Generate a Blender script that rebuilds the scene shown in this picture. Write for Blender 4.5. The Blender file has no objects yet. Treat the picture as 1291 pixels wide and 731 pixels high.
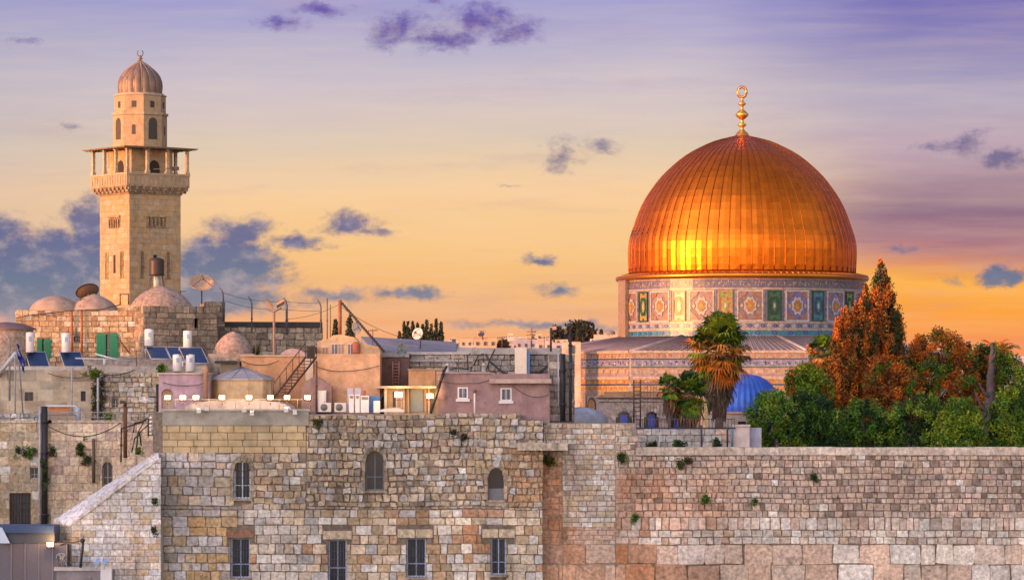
import bpy, math, random
from mathutils import Vector, noise as mnoise
R = math.radians
random.seed(7)
F = 4500.0            # focal length in reference pixels; the eye stands 22 m above the plaza, looking along +Y
CAMZ = 22.0
HY = 500.0            # image row of the eye level
scene = bpy.context.scene
COL = scene.collection
# ------------------------------------------------------------------ camera
cd = bpy.data.cameras.new("camera"); cam = bpy.data.objects.new("camera", cd); COL.objects.link(cam)
cam.location = (0, 0, CAMZ); cam.rotation_euler = (R(90), 0, 0)
cd.sensor_width = 36; cd.lens = F / 1291 * 36; cd.shift_y = (HY - 365.5) / 1291
cd.clip_start = 1; cd.clip_end = 20000
scene.camera = cam
scene.view_settings.view_transform = 'Standard'; scene.view_settings.look = 'None'
scene.view_settings.gamma = 1; scene.view_settings.use_curve_mapping = False
EXPO = 1.3
scene.view_settings.exposure = EXPO
SUN_AZ, SUN_EL = 62.0, 3.5        # degrees to the left behind the viewer, low evening sun
SUN_STRENGTH = 2.7
WEST = 0.90                        # brightness of the sunset half of the sky
# ------------------------------------------------------------------ sun
sd = bpy.data.lights.new("sun", 'SUN'); sun = bpy.data.objects.new("sun", sd); COL.objects.link(sun)
sd.energy = SUN_STRENGTH; sd.angle = R(0.6); sd.color = (1.0, 0.35, 0.08)
to_sun = Vector((-math.sin(R(SUN_AZ)) * math.cos(R(SUN_EL)), -math.cos(R(SUN_AZ)) * math.cos(R(SUN_EL)), math.sin(R(SUN_EL))))
sun.rotation_euler = to_sun.to_track_quat('Z', 'Y').to_euler(); sun.location = (-60, -30, 60)

def c(r, g, b, k=1.0):
    def f(v):
        v = v / 255.0
        return (v / 12.92 if v <= 0.04045 else ((v + 0.055) / 1.055) ** 2.4) * k
    return (f(r), f(g), f(b))
# ------------------------------------------------------------------ node helper
class NT:
    def __init__(s, tree): s.t = tree; s.n = tree.nodes; s.l = tree.links
    def put(s, sock, v):
        if isinstance(v, bpy.types.NodeSocket): s.l.new(v, sock)
        elif v is not None: sock.default_value = v
    def m(s, op, a, b=None, cc=None, clamp=False):
        n = s.n.new('ShaderNodeMath'); n.operation = op; n.use_clamp = clamp
        s.put(n.inputs[0], a); s.put(n.inputs[1], b); s.put(n.inputs[2], cc); return n.outputs[0]
    def vm(s, op, a, b=None, out=0):
        n = s.n.new('ShaderNodeVectorMath'); n.operation = op
        s.put(n.inputs[0], a); s.put(n.inputs[1], b); return n.outputs[out]
    def mr(s, v, a, b, c0=0.0, d=1.0, smooth=True):
        n = s.n.new('ShaderNodeMapRange'); n.interpolation_type = 'SMOOTHSTEP' if smooth else 'LINEAR'
        s.put(n.inputs[0], v)
        for i, q in enumerate((a, b, c0, d)): s.put(n.inputs[i + 1], q)
        return n.outputs[0]
    def noise(s, vec, scale, detail=4, rough=0.55, out='Fac'):
        n = s.n.new('ShaderNodeTexNoise'); s.put(n.inputs['Vector'], vec)
        n.inputs['Scale'].default_value = scale; n.inputs['Detail'].default_value = detail; n.inputs['Roughness'].default_value = rough
        return n.outputs[out]
    def ramp(s, f, stops):
        n = s.n.new('ShaderNodeValToRGB'); e = n.color_ramp.elements
        while len(e) < len(stops): e.new(0.5)
        for i, (p, cc) in enumerate(stops): e[i].position = p; e[i].color = (*cc, 1)
        s.put(n.inputs[0], f); return n.outputs[0]
    def mix(s, f, a, b, mode='MIX'):
        n = s.n.new('ShaderNodeMix'); n.data_type = 'RGBA'; n.blend_type = mode
        s.put(n.inputs[0], f)
        for i, v in ((6, a), (7, b)):
            if isinstance(v, tuple): v = (*v, 1)
            s.put(n.inputs[i], v)
        return n.outputs[2]
    def comb(s, x, y, z):
        n = s.n.new('ShaderNodeCombineXYZ'); s.put(n.inputs[0], x); s.put(n.inputs[1], y); s.put(n.inputs[2], z); return n.outputs[0]
# ------------------------------------------------------------------ world: sunset sky laid out by direction (azimuth / elevation), clouds at infinity
world = bpy.data.worlds.new("World"); scene.world = world; world.use_nodes = True
wt = NT(world.node_tree); wt.n.clear()
tc = wt.n.new('ShaderNodeTexCoord'); sx = wt.n.new('ShaderNodeSeparateXYZ'); wt.l.new(tc.outputs['Generated'], sx.inputs[0])
dx, dy, dz = sx.outputs
yy = wt.m('MAXIMUM', dy, 0.12)
U = wt.m('MULTIPLY_ADD', wt.m('DIVIDE', dx, yy), F, 645.5)
V = wt.m('MULTIPLY_ADD', wt.m('DIVIDE', dz, yy), -F, HY)
UV = wt.comb(U, V, 0.0)
streak = wt.noise(wt.vm('MULTIPLY', UV, (0.0022, 0.016, 0)), 1.0, 5, 0.6)
Vs = wt.m('MULTIPLY_ADD', wt.m('SUBTRACT', streak, 0.5), 60.0, V)
t = wt.mr(Vs, -60, 540, 0, 1, False)
P = lambda v: (v + 60) / 600.0
cen = wt.ramp(t, [(0.0, c(140, 142, 204)), (P(0), c(160, 158, 208)), (P(55), c(184, 178, 204)), (P(100), c(204, 192, 202)), (P(140), c(214, 197, 194)),
                  (P(185), c(224, 202, 178)), (P(240), c(248, 206, 158)), (P(310), c(249, 199, 134)), (P(355), c(246, 188, 122)), (P(400), c(242, 174, 122)),
                  (P(430), c(250, 172, 116)), (P(480), c(246, 158, 108))])
rig = wt.ramp(t, [(0.0, c(92, 88, 172)), (P(0), c(118, 112, 182)), (P(60), c(146, 138, 186)), (P(120), c(182, 172, 192)), (P(180), c(190, 165, 180)),
                  (P(225), c(168, 136, 150)), (P(270), c(146, 112, 134)), (P(310), c(172, 118, 130)), (P(335), c(226, 148, 100)), (P(352), c(254, 176, 62)),
                  (P(400), c(253, 162, 60)), (P(440), c(244, 146, 92))])
rf = wt.mr(wt.m('MULTIPLY_ADD', wt.m('SUBTRACT', streak, 0.5), 260.0, U), 830, 1150)
sky = wt.mix(rf, cen, rig)
lf = wt.mr(U, 340, -60)
sky = wt.mix(wt.m('MULTIPLY', lf, 0.30), sky, c(165, 165, 185))
sv = wt.noise(wt.vm('MULTIPLY', UV, (0.004, 0.05, 0)), 1.0, 4, 0.6)
sky = wt.mix(wt.mr(sv, 0.3, 0.8, 0.0, 0.16), sky, c(250, 222, 190))
wisp = wt.noise(wt.vm('ADD', wt.vm('MULTIPLY', UV, (0.0035, 0.022, 0)), (7, 3, 0)), 1.0, 8, 0.68)
sky = wt.mix(wt.mr(wisp, 0.50, 0.74, 0.0, 0.42), sky, wt.mix(0.5, sky, c(172, 150, 168)))
# clouds
warp = wt.vm('MULTIPLY', wt.vm('SUBTRACT', wt.noise(wt.vm('MULTIPLY', UV, (0.02, 0.026, 0)), 1.0, 4, 0.6, 'Color'), (0.5, 0.5, 0.5)), (70, 36, 0))
UW = wt.vm('ADD', UV, warp)
clouds = [(30, 352, 160, 58, 2.6), (112, 288, 46, 44, 1.8), (6, 292, 40, 30, 1.3), (60, 312, 70, 32, 1.2), (120, 345, 95, 62, 1.9), (282, 338, 84, 52, 2.2), (305, 292, 52, 24, 1.2), (365, 306, 44, 12, 1.0),
          (345, 354, 34, 11, .9), (270, 375, 110, 28, 1.8), (425, 376, 56, 13, .9), (515, 372, 56, 11, 1.0), (440, 284, 46, 19, 1.25), (470, 292, 26, 8, .8), (405, 12, 46, 9, .8), (360, 30, 34, 15, .6),
          (505, 36, 46, 26, 1.0), (562, 50, 54, 18, 1.0), (610, 28, 60, 24, 1.1), (645, 40, 46, 20, .8), (545, 2, 26, 8, .8), (710, 196, 30, 20, .7), (762, 184, 26, 10, .7), (678, 330, 30, 7, .9),
          (700, 364, 28, 10, .9), (1186, 186, 34, 11, .6), (1222, 180, 26, 17, .7), (1266, 196, 40, 15, 1.2), (1262, 350, 44, 16, 2.0), (1136, 310, 22, 7, .6), (705, 412, 150, 8, 1.0), (88, 160, 22, 6, .35),
          (25, 52, 30, 9, .45), (1205, 352, 20, 10, .5), (408, 313, 22, 6, .5), (635, 234, 22, 5, .4)]
m = None
for (cx, cy, rx, ry, am) in clouds:
    ln = wt.vm('LENGTH', wt.vm('MULTIPLY', wt.vm('SUBTRACT', UW, (cx, cy, 0)), (1 / rx, 1 / ry, 0)), out='Value')
    v_ = wt.m('MULTIPLY_ADD', ln, -max(am, 0.7), am)
    m = v_ if m is None else wt.m('MAXIMUM', m, v_)
fb = wt.noise(wt.vm('MULTIPLY', UV, (0.03, 0.045, 0)), 1.0, 7, 0.62)
fbf = wt.noise(wt.vm('MULTIPLY', UW, (0.11, 0.19, 0)), 1.0, 5, 0.65)
dens = wt.m('MULTIPLY_ADD', wt.m('SUBTRACT', fb, 0.5), 1.9, wt.m('MULTIPLY_ADD', wt.m('SUBTRACT', fbf, 0.5), 0.7, m))
d1 = wt.mr(dens, -0.22, 0.95, 0.0, 0.93)
ccol = wt.ramp(t, [(P(0), c(104, 82, 168)), (P(120), c(112, 96, 150)), (P(230), c(118, 112, 140)), (P(300), c(92, 102, 148)), (P(350), c(98, 118, 148)), (P(390), c(128, 132, 150)), (P(440), c(160, 148, 160))])
fb2 = wt.noise(wt.vm('MULTIPLY', wt.vm('ADD', UV, (6, 9, 0)), (0.022, 0.034, 0)), 1.0, 6, 0.6)
lit = wt.m('MULTIPLY', wt.mr(fb2, 0.46, 0.72, 0.0, 0.6), wt.mr(U, 900, 1150, 1.0, 0.15))
ccol = wt.mix(lit, ccol, c(190, 172, 176))
sky = wt.mix(d1, sky, ccol)
# high sky and the sunset side behind the viewer (this is what lights the front of the walls)
hi = wt.mr(dz, 0.12, 0.7)
fs = wt.n.new('ShaderNodeVectorMath'); fs.operation = 'SCALE'; wt.l.new(sky, fs.inputs[0]); fs.inputs[3].default_value = 2 ** -EXPO; sky = fs.outputs[0]
sky = wt.mix(hi, sky, (0.09, 0.10, 0.22))
nish = wt.n.new('ShaderNodeTexSky'); nish.sky_type = 'NISHITA'; nish.sun_disc = False
nish.sun_elevation = R(SUN_EL); nish.sun_rotation = R(180 + SUN_AZ)
behind = wt.ramp(wt.m('ABSOLUTE', dz), [(0.0, (1.0, 0.68, 0.56)), (0.25, (0.90, 0.74, 0.70)), (0.6, (0.42, 0.39, 0.50)), (1.0, (0.13, 0.15, 0.28))])
bh = wt.mr(dy, 0.5, -0.35)
wsc = wt.n.new('ShaderNodeVectorMath'); wsc.operation = 'SCALE'; wt.l.new(behind, wsc.inputs[0])
glow = wt.m('MULTIPLY_ADD', dx, -math.sin(R(SUN_AZ)), wt.m('MULTIPLY', dy, -math.cos(R(SUN_AZ))))      # the sunset glow is strongest round the sun
wt.l.new(wt.m('MULTIPLY', wt.mr(glow, -0.2, 1.0, 0.42, 1.95), WEST), wsc.inputs[3])
nsc = wt.n.new('ShaderNodeVectorMath'); nsc.operation = 'SCALE'; wt.l.new(nish.outputs[0], nsc.inputs[0]); nsc.inputs[3].default_value = 0.10
wb = wt.vm('ADD', wsc.outputs[0], nsc.outputs[0])
sky = wt.mix(bh, sky, wb)
bg = wt.n.new('ShaderNodeBackground'); wt.l.new(sky, bg.inputs[0]); bg.inputs[1].default_value = 1.0
wo = wt.n.new('ShaderNodeOutputWorld'); wt.l.new(bg.outputs[0], wo.inputs[0])

# ------------------------------------------------------------------ materials
def mat(name, rough=0.85, ns=3.0, na=0.35, bump=0.0, bs=25.0, metallic=0.0, base=None, spec=0.3, big=0.25, emis=None, es=0.0, tile=0.0, spots=0.0):
    mt = bpy.data.materials.new(name); mt.use_nodes = True
    k = NT(mt.node_tree); k.n.clear()
    o = k.n.new('ShaderNodeOutputMaterial'); b = k.n.new('ShaderNodeBsdfPrincipled'); k.l.new(b.outputs[0], o.inputs[0])
    g = k.n.new('ShaderNodeNewGeometry'); pos = g.outputs['Position']
    if base is None:
        a = k.n.new('ShaderNodeAttribute'); a.attribute_name = 'Col'; col = a.outputs['Color']
    else:
        col = k.mix(0.0, base, base)
    n1 = k.noise(pos, ns, 6, 0.65)
    f = k.mr(n1, 0.25, 0.75, 1 - na, 1 + na * 0.8, False)
    if big:
        n2 = k.noise(pos, 0.22, 5, 0.6); f = k.m('MULTIPLY', f, k.mr(n2, 0.3, 0.7, 1 - big, 1 + big * 0.6, False))
    if spots:
        n3 = k.noise(pos, 1.9, 7, 0.72); f = k.m('MULTIPLY', f, k.mr(n3, 0.56, 0.70, 1.0, 1 - spots))
        n4 = k.noise(k.vm('MULTIPLY', pos, (1.1, 1.1, 0.16)), 1.0, 5, 0.6); f = k.m('MULTIPLY', f, k.mr(n4, 0.52, 0.72, 1.0, 1 - spots * .7))
    if tile:
        v = k.n.new('ShaderNodeTexVoronoi'); v.feature = 'F1'; k.l.new(pos, v.inputs['Vector']); v.inputs['Scale'].default_value = tile
        sp = k.n.new('ShaderNodeSeparateXYZ'); k.l.new(v.outputs['Color'], sp.inputs[0])
        f = k.m('MULTIPLY', f, k.mr(sp.outputs[0], 0, 1, 0.78, 1.14, False))
    sc = k.n.new('ShaderNodeVectorMath'); sc.operation = 'SCALE'; k.l.new(col, sc.inputs[0]); k.l.new(f, sc.inputs[3])
    k.l.new(sc.outputs[0], b.inputs['Base Color'])
    b.inputs['Roughness'].default_value = rough; b.inputs['Metallic'].default_value = metallic
    b.inputs['Specular IOR Level'].default_value = spec
    if bump:
        bn = k.n.new('ShaderNodeBump'); bn.inputs['Strength'].default_value = bump; bn.inputs['Distance'].default_value = 0.05
        k.l.new(k.noise(pos, bs, 6, 0.7), bn.inputs['Height']); k.l.new(bn.outputs[0], b.inputs['Normal'])
    if emis:
        b.inputs['Emission Color'].default_value = (*emis, 1); b.inputs['Emission Strength'].default_value = es
    return mt
M = {}
M['stone'] = mat('weathered_stone', 0.92, 5.0, 0.62, 0.9, 14.0, big=0.32, spec=0.15, spots=0.42)
M['plaster'] = mat('old_plaster', 0.9, 1.6, 0.34, 0.3, 12.0, big=0.26, spec=0.15, spots=0.38)
M['ashlar'] = mat('smooth_limestone', 0.9, 3.0, 0.28, 0.4, 12.0, big=0.14, spec=0.15, spots=0.2)
M['paint'] = mat('painted_metal', 0.45, 6.0, 0.12, 0.0, big=0.08)
M['white'] = mat('white_enamel', 0.35, 5.0, 0.12, 0.0, big=0.06)
M['iron'] = mat('dark_iron', 0.6, 8.0, 0.3, 0.0)
M['ground'] = mat('dusty_ground', 0.95, 0.5, 0.4, 0.3, 2.0)
M['gold'] = mat('gilded_plates', 0.31, 1.2, 0.16, 0.12, 3.0, metallic=0.92, spec=0.5, big=0.08)
M['lead'] = mat('lead_sheet', 0.5, 1.5, 0.3, 0.1, 5.0, metallic=0.25)
M['bluedome'] = mat('blue_lead', 0.38, 2.0, 0.28, 0.1, 5.0, metallic=0.15)
M['tile'] = mat('glazed_tile', 0.35, 4.0, 0.35, 0.0, big=0.12, tile=4.5, spec=0.5)
M['leaf'] = mat('foliage', 0.6, 1.5, 0.4, 0.0, big=0.3, spec=0.25)
M['bark'] = mat('bark', 0.95, 6.0, 0.5, 0.4, 20)
M['glass'] = mat('dark_glass', 0.12, 2.0, 0.3, 0.0, base=(0.02, 0.026, 0.035), spec=0.6)
M['bluewin'] = mat('blue_glass', 0.2, 2.0, 0.3, 0.0, base=c(30, 80, 190), spec=0.6)
M['solar'] = mat('solar_glass', 0.3, 1.5, 0.35, 0.0, base=(0.02, 0.04, 0.10), spec=0.4)
M['mesh'] = mat('dish_mesh', 0.6, 12.0, 0.5, 0.0)
M['lamp'] = mat('lit_lamp', 0.4, 1, 0, 0, base=(0.9, 0.8, 0.6), emis=(1.0, 0.52, 0.17), es=1.15, big=0)
M['lampnear'] = M['lamp']
M['cloth'] = mat('cloth', 0.9, 3, 0.2)

# ------------------------------------------------------------------ mesh builder
class Fr:
    """wall frame: u runs along the wall, v is height, n comes out of its face; a>0 turns the face to the right"""
    def __init__(s, x, y, a=0.0, z=0.0):
        s.o = Vector((x, y, z)); a = R(a)
        s.U = Vector((math.cos(a), math.sin(a), 0)); s.N = Vector((math.sin(a), -math.cos(a), 0))
    def __call__(s, u, v, n=0.0):
        q = s.o + s.U * u + s.N * n; return (q.x, q.y, q.z + v)
def X(px, Y): return (px - 645.5) * Y / F
def Z(py, Y): return CAMZ + (HY - py) * Y / F
def W3(px, py, Y): return (X(px, Y), Y, Z(py, Y))
def Mt(px, Y): return px * Y / F
def front(Y): return Fr(0, Y, 0)

class MB:
    def __init__(s): s.v = []; s.f = []; s.c = []; s.sm = []
    def add(s, vs, fs, col, smooth=False):
        b = len(s.v); s.v.extend(vs)
        for f in fs: s.f.append(tuple(i + b for i in f)); s.c.append(col); s.sm.append(smooth)
    def box(s, x0, x1, y0, y1, z0, z1, col, bev=0.0):
        v = [(x, y, z) for z in (z0, z1) for y in (y0, y1) for x in (x0, x1)]
        s.add(v, [(0, 2, 3, 1), (4, 5, 7, 6), (0, 1, 5, 4), (2, 6, 7, 3), (0, 4, 6, 2), (1, 3, 7, 5)], col)
    def fbox(s, fr, u0, u1, v0, v1, n0, n1, col):
        v = [fr(u, w, n) for n in (n0, n1) for w in (v0, v1) for u in (u0, u1)]
        s.add(v, [(0, 1, 3, 2), (4, 6, 7, 5), (0, 4, 5, 1), (2, 3, 7, 6), (0, 2, 6, 4), (1, 5, 7, 3)], col)
    def prism(s, pts, off, col, cap=True):
        """pts: closed loop of 3-D points; off: extrusion vector"""
        n = len(pts); o = Vector(off); v = [tuple(p) for p in pts] + [tuple(Vector(p) + o) for p in pts]
        f = [(i, (i + 1) % n, (i + 1) % n + n, i + n) for i in range(n)]
        if cap: f += [tuple(range(n - 1, -1, -1)), tuple(range(n, 2 * n))]
        s.add(v, f, col)
    def tube(s, path, r, col, seg=6, r1=None, cap=True):
        path = [Vector(p) for p in path]; n = len(path); rings = []; r1 = r if r1 is None else r1
        for i, p in enumerate(path):
            d = (path[min(i + 1, n - 1)] - path[max(i - 1, 0)]).normalized()
            a = d.cross(Vector((0, 0, 1))) if abs(d.z) < 0.95 else d.cross(Vector((1, 0, 0)))
            a.normalize(); b = d.cross(a); rr = r + (r1 - r) * i / max(1, n - 1)
            rings.append([tuple(p + (a * math.cos(2 * math.pi * k / seg) + b * math.sin(2 * math.pi * k / seg)) * rr) for k in range(seg)])
        v = [q for g in rings for q in g]
        f = [(i * seg + k, i * seg + (k + 1) % seg, (i + 1) * seg + (k + 1) % seg, (i + 1) * seg + k) for i in range(n - 1) for k in range(seg)]
        if cap: f += [tuple(range(seg))[::-1], tuple(range((n - 1) * seg, n * seg))]
        s.add(v, f, col, True)
    def lathe(s, cx, cy, prof, col, seg=32, rot=0.0, smooth=True, sq=1.0, cap=False):
        v = []; 
        for (r, z) in prof:
            for k in range(seg):
                a = 2 * math.pi * k / seg + rot; v.append((cx + r * math.cos(a), cy + r * math.sin(a) * sq, z))
        f = [(i * seg + k, i * seg + (k + 1) % seg, (i + 1) * seg + (k + 1) % seg, (i + 1) * seg + k) for i in range(len(prof) - 1) for k in range(seg)]
        if cap: f += [tuple(range(seg))[::-1], tuple(range((len(prof) - 1) * seg, len(prof) * seg))]
        s.add(v, f, col, smooth)
    def ball(s, p, r, col, seg=10):
        s.lathe(p[0], p[1], [(max(1e-3, r * math.sin(math.pi * i / 6)), p[2] - r * math.cos(math.pi * i / 6)) for i in range(7)], col, seg)
    def build(s, name, m, parent=None):
        me = bpy.data.meshes.new(name)
        if parent is not None: o0 = parent_world(parent)
        else:
            xs = [q[0] for q in s.v]; ys = [q[1] for q in s.v]; zs = [q[2] for q in s.v]
            o0 = Vector(((min(xs) + max(xs)) / 2, (min(ys) + max(ys)) / 2, min(zs)))
        me.from_pydata([(q[0] - o0.x, q[1] - o0.y, q[2] - o0.z) for q in s.v], [], s.f)
        at = me.attributes.new('Col', 'FLOAT_COLOR', 'FACE')
        flat = []
        for q in s.c: flat.extend((q[0], q[1], q[2], 1.0))
        at.data.foreach_set('color', flat)
        me.polygons.foreach_set('use_smooth', s.sm)
        me.materials.append(M[m] if isinstance(m, str) else m); me.update()
        ob = bpy.data.objects.new(name, me); COL.objects.link(ob)
        if parent is not None: ob.parent = parent
        else: ob.location = o0
        return ob
def parent_world(p):
    v = Vector((0, 0, 0))
    while p is not None: v += p.location; p = p.parent
    return v
def tag(o, label, cat, group=None, kind=None):
    if label: o['label'] = label
    if cat: o['category'] = cat
    if group: o['group'] = group
    if kind or (label and cat): o['kind'] = kind or 'thing'
    return o
def thing(name, label, cat, loc, group=None):
    o = bpy.data.objects.new(name, None); COL.objects.link(o); o.location = loc; o.empty_display_size = 0.3
    return tag(o, label, cat, group)
def copy_tree(o, parent=None):
    n = o.copy(); COL.objects.link(n)
    if parent is not None: n.parent = parent
    for ch in list(o.children): copy_tree(ch, n)
    return n
def jc(col, a=0.12):
    k = 1 + random.uniform(-a, a); h = random.uniform(-a, a) * 0.25
    return (max(0, col[0] * k * (1 + h)), max(0, col[1] * k), max(0, col[2] * k * (1 - h)))
def lerp(a, b, t): return tuple(a[i] + (b[i] - a[i]) * t for i in range(3))
def nz(x, y, s=1.0, o=0.0): return mnoise.noise(Vector((x * s + o, y * s - o, o * 1.7)))

CREAM = (.58, .48, .36); TAN = (.46, .36, .24); GREY = (.40, .37, .34); PINK = (.58, .44, .37); RUST = (.42, .21, .11); WHT = (.70, .66, .61); DARK = (.17, .14, .11); MORT = (.35, .295, .245)
LGREY = (.53, .50, .49)
def pick(ws):
    t = random.random() * sum(w for _, w in ws)
    for q, w in ws:
        t -= w
        if t <= 0: return q
    return ws[-1][0]

# openings: (u0, u1, v0, v1, arch)
def hole_halfspan(h, v):
    """clear interval of the opening at height v, or None"""
    u0, u1, v0, v1, arch = h
    if v < v0 or v > v1: return None
    if not arch: return (u0, u1)
    w = (u1 - u0) / 2; vs = v1 - w * arch
    if v <= vs: return (u0, u1)
    t = (v - vs) / (w * arch); k = math.sqrt(max(0, 1 - t * t)) * w
    return ((u0 + u1) / 2 - k, (u0 + u1) / 2 + k)
def one_stone(mb, fr, a, b, v0, v1, col, gap, dep, jit, skew=0.0):
    w = b - a; h = v1 - v0; cn = min(w, h) * random.uniform(.02, .6 * jit + .07); g = gap
    J = lambda: random.uniform(-jit, jit) * min(w, h)
    ring = [(a + g + cn, v0 + g), (b - g - cn, v0 + g), (b - g, v0 + g + cn), (b - g, v1 - g - cn), (b - g - cn, v1 - g), (a + g + cn, v1 - g), (a + g, v1 - g - cn), (a + g, v0 + g + cn)]
    ring = [(p + J(), q + J()) for p, q in ring]
    mx = (a + b) / 2; mz = (v0 + v1) / 2; bw = min(.022, w * .12) ; bh = min(.022, h * .12)
    inner = [(p + (bw if p < mx else -bw), q + (bh if q < mz else -bh)) for p, q in ring]
    ta = random.uniform(-.012, .012); tb = random.uniform(-.012, .012)
    vs = [fr(p, q, -0.01) for p, q in ring] + [fr(p, q, dep + ta * (p - mx) / w + tb * (q - mz) / h) for p, q in inner]
    mb.add(vs, [(i, (i + 1) % 8, (i + 1) % 8 + 8, i + 8) for i in range(8)] + [tuple(range(8, 16))], col)
def stones(mb, fr, u0, u1, v0, v1, ch, cw, colf, holes=(), top=None, dep=(.02, .06), jit=.04, gap=.012, left=None, wob=0.0, vary=.17):
    v = v1
    while v > v0 + 0.05:
        h = random.uniform(*ch)
        if v - h < v0 + ch[0] * .4: h = v - v0
        vb = v - h; u = u0 - random.uniform(0, cw[0]); ua = u0
        if left: ua = max(u0, left((v + vb) / 2))
        while u < u1:
            w = random.uniform(*cw)
            a, b = max(u, ua), min(u + w, u1); u += w
            if b - a < .06: continue
            tv = v; vm_ = (v + vb) / 2
            if top:
                tt = top((a + b) / 2)
                if tt < vb + .06: continue
                tv = min(v, tt)
            segs = [(a, b)]
            for hh in holes:
                ns = []
                for (p, q) in segs:
                    sp = hole_halfspan(hh, vm_) or hole_halfspan(hh, vb + h * .2) or hole_halfspan(hh, v - h * .2)
                    if sp is None or q <= sp[0] or p >= sp[1]: ns.append((p, q)); continue
                    if sp[0] - p > .07: ns.append((p, sp[0]))
                    if q - sp[1] > .07: ns.append((sp[1], q))
                segs = ns
            for (p, q) in segs:
                wo_ = nz(p * .3, v * .3, 1, 3.3) * wob
                col = colf((p + q) / 2, vm_)
                if col is None: continue
                one_stone(mb, fr, p, q, vb + wo_, tv + wo_, jc(col, vary), gap, random.uniform(*dep), jit)
        v = vb
def backing(mb, fr, u0, u1, v0, v1, holes, col, reveal=.45, rcol=None):
    us = sorted({u0, u1, *[q for h in holes for q in h[:2]]}); vs = sorted({v0, v1, *[q for h in holes for q in h[2:4]]})
    us = [q for q in us if u0 <= q <= u1]; vs = [q for q in vs if v0 <= q <= v1]
    for i in range(len(us) - 1):
        for j in range(len(vs) - 1):
            mu = (us[i] + us[i + 1]) / 2; mv = (vs[j] + vs[j + 1]) / 2
            if any(h[0] < mu < h[1] and h[2] < mv < h[3] for h in holes): continue
            mb.add([fr(us[i], vs[j]), fr(us[i + 1], vs[j]), fr(us[i + 1], vs[j + 1]), fr(us[i], vs[j + 1])], [(0, 1, 2, 3)], col)
    rcol = rcol or col
    for h in holes:
        a, b, p, q, arch = h
        if arch:
            w = (b - a) / 2; m_ = (a + b) / 2; vs_ = q - w * arch; N = 10
            arc = [(m_ - w * math.cos(math.pi * k / N), vs_ + w * arch * math.sin(math.pi * k / N)) for k in range(N + 1)]
            for k in range(N):
                (x0, z0), (x1, z1) = arc[k], arc[k + 1]
                mb.add([fr(x0, z0), fr(x1, z1), fr(x1, q), fr(x0, q)], [(0, 1, 2, 3)], col)
            loop = [(a, p)] + arc + [(b, p)]
        else: loop = [(a, p), (a, q), (b, q), (b, p)]
        n = len(loop)
        mb.add([fr(x, z, 0) for x, z in loop] + [fr(x, z, -reveal) for x, z in loop], [(i, (i + 1) % n, (i + 1) % n + n, i + n) for i in range(n)], rcol)
def core(mb, fr, u0, u1, v0, v1, depth, col, roofcol=None):
    """sides, back and roof of a building whose front is built separately"""
    b = [fr(u0, v0, 0), fr(u1, v0, 0), fr(u1, v0, -depth), fr(u0, v0, -depth)]; t_ = [(p[0], p[1], v1) for p in b]
    mb.add(b + t_, [(1, 2, 6, 5), (2, 3, 7, 6), (3, 0, 4, 7)], col)
    mb.add(t_, [(0, 1, 2, 3)], roofcol or col)
def window(parent, fr, h, style='grille', depth=.38, fcol=(.05, .055, .06), bars=None, glass='glass'):
    u0, u1, v0, v1, arch = h; e = .02
    w = (u1 - u0) / 2; m_ = (u0 + u1) / 2; g = MB()
    if arch:
        vs_ = v1 - w * arch
        loop = [(u0 - e, v0)] + [(m_ - (w + e) * math.cos(math.pi * k / 10), vs_ + (w + e) * arch * math.sin(math.pi * k / 10)) for k in range(11)] + [(u1 + e, v0)]
    else: loop = [(u0 - e, v0), (u0 - e, v1), (u1 + e, v1), (u1 + e, v0)]
    g.prism([fr(x, z, -depth) for x, z in loop], fr.N * .03, (.03, .035, .045))
    wo_ = g.build('window', glass, parent)
    if style == 'none': return wo_
    f = MB(); t_ = min(.07, w * .22); n0, n1 = -depth + .034, -depth + .09
    if style in ('grille', 'frame', 'bluegrille'):
        fc = fcol
        f.fbox(fr, u0, u0 + t_, v0, v1 - (w * arch if arch else 0), n0, n1, fc); f.fbox(fr, u1 - t_, u1, v0, v1 - (w * arch if arch else 0), n0, n1, fc)
        f.fbox(fr, u0 + t_, u1 - t_, v0, v0 + t_, n0, n1, fc)
        if not arch: f.fbox(fr, u0 + t_, u1 - t_, v1 - t_, v1, n0, n1, fc)
        f.fbox(fr, m_ - t_ * .4, m_ + t_ * .4, v0 + t_, v1 - t_ * (1 if not arch else .2), n0, n1, fc)
        f.fbox(fr, u0 + t_, u1 - t_, v0 + (v1 - v0) * .33, v0 + (v1 - v0) * .33 + t_ * .7, n0 + .004, n1 + .004, fc)
        f.build('frame', 'paint', wo_)
    if style in ('grille', 'bluegrille'):
        q = MB(); gc = (.04, .045, .05) if style == 'grille' else (.07, .09, .13); nb = max(3, int((u1 - u0) / .16))
        for i in range(1, nb):
            u = u0 + (u1 - u0) * i / nb; sp = math.sqrt(max(0, 1 - ((u - m_) / w) ** 2)) * w * arch if arch else 0
            q.tube([fr(u, v0, -.10), fr(u, (v1 - w * arch + sp) if arch else v1, -.10)], .013, gc, 4)
        for i in range(1, 5):
            v = v0 + (v1 - v0) * i / 5.5; q.tube([fr(u0, v, -.10), fr(u1, v, -.10)], .012, gc, 4)
        q.build('grille', 'paint', wo_)
    return wo_
def hpx(x0, x1, y0, y1, Y, arch=0): return (X(x0, Y), X(x1, Y), Z(y1, Y), Z(y0, Y), arch)
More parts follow.
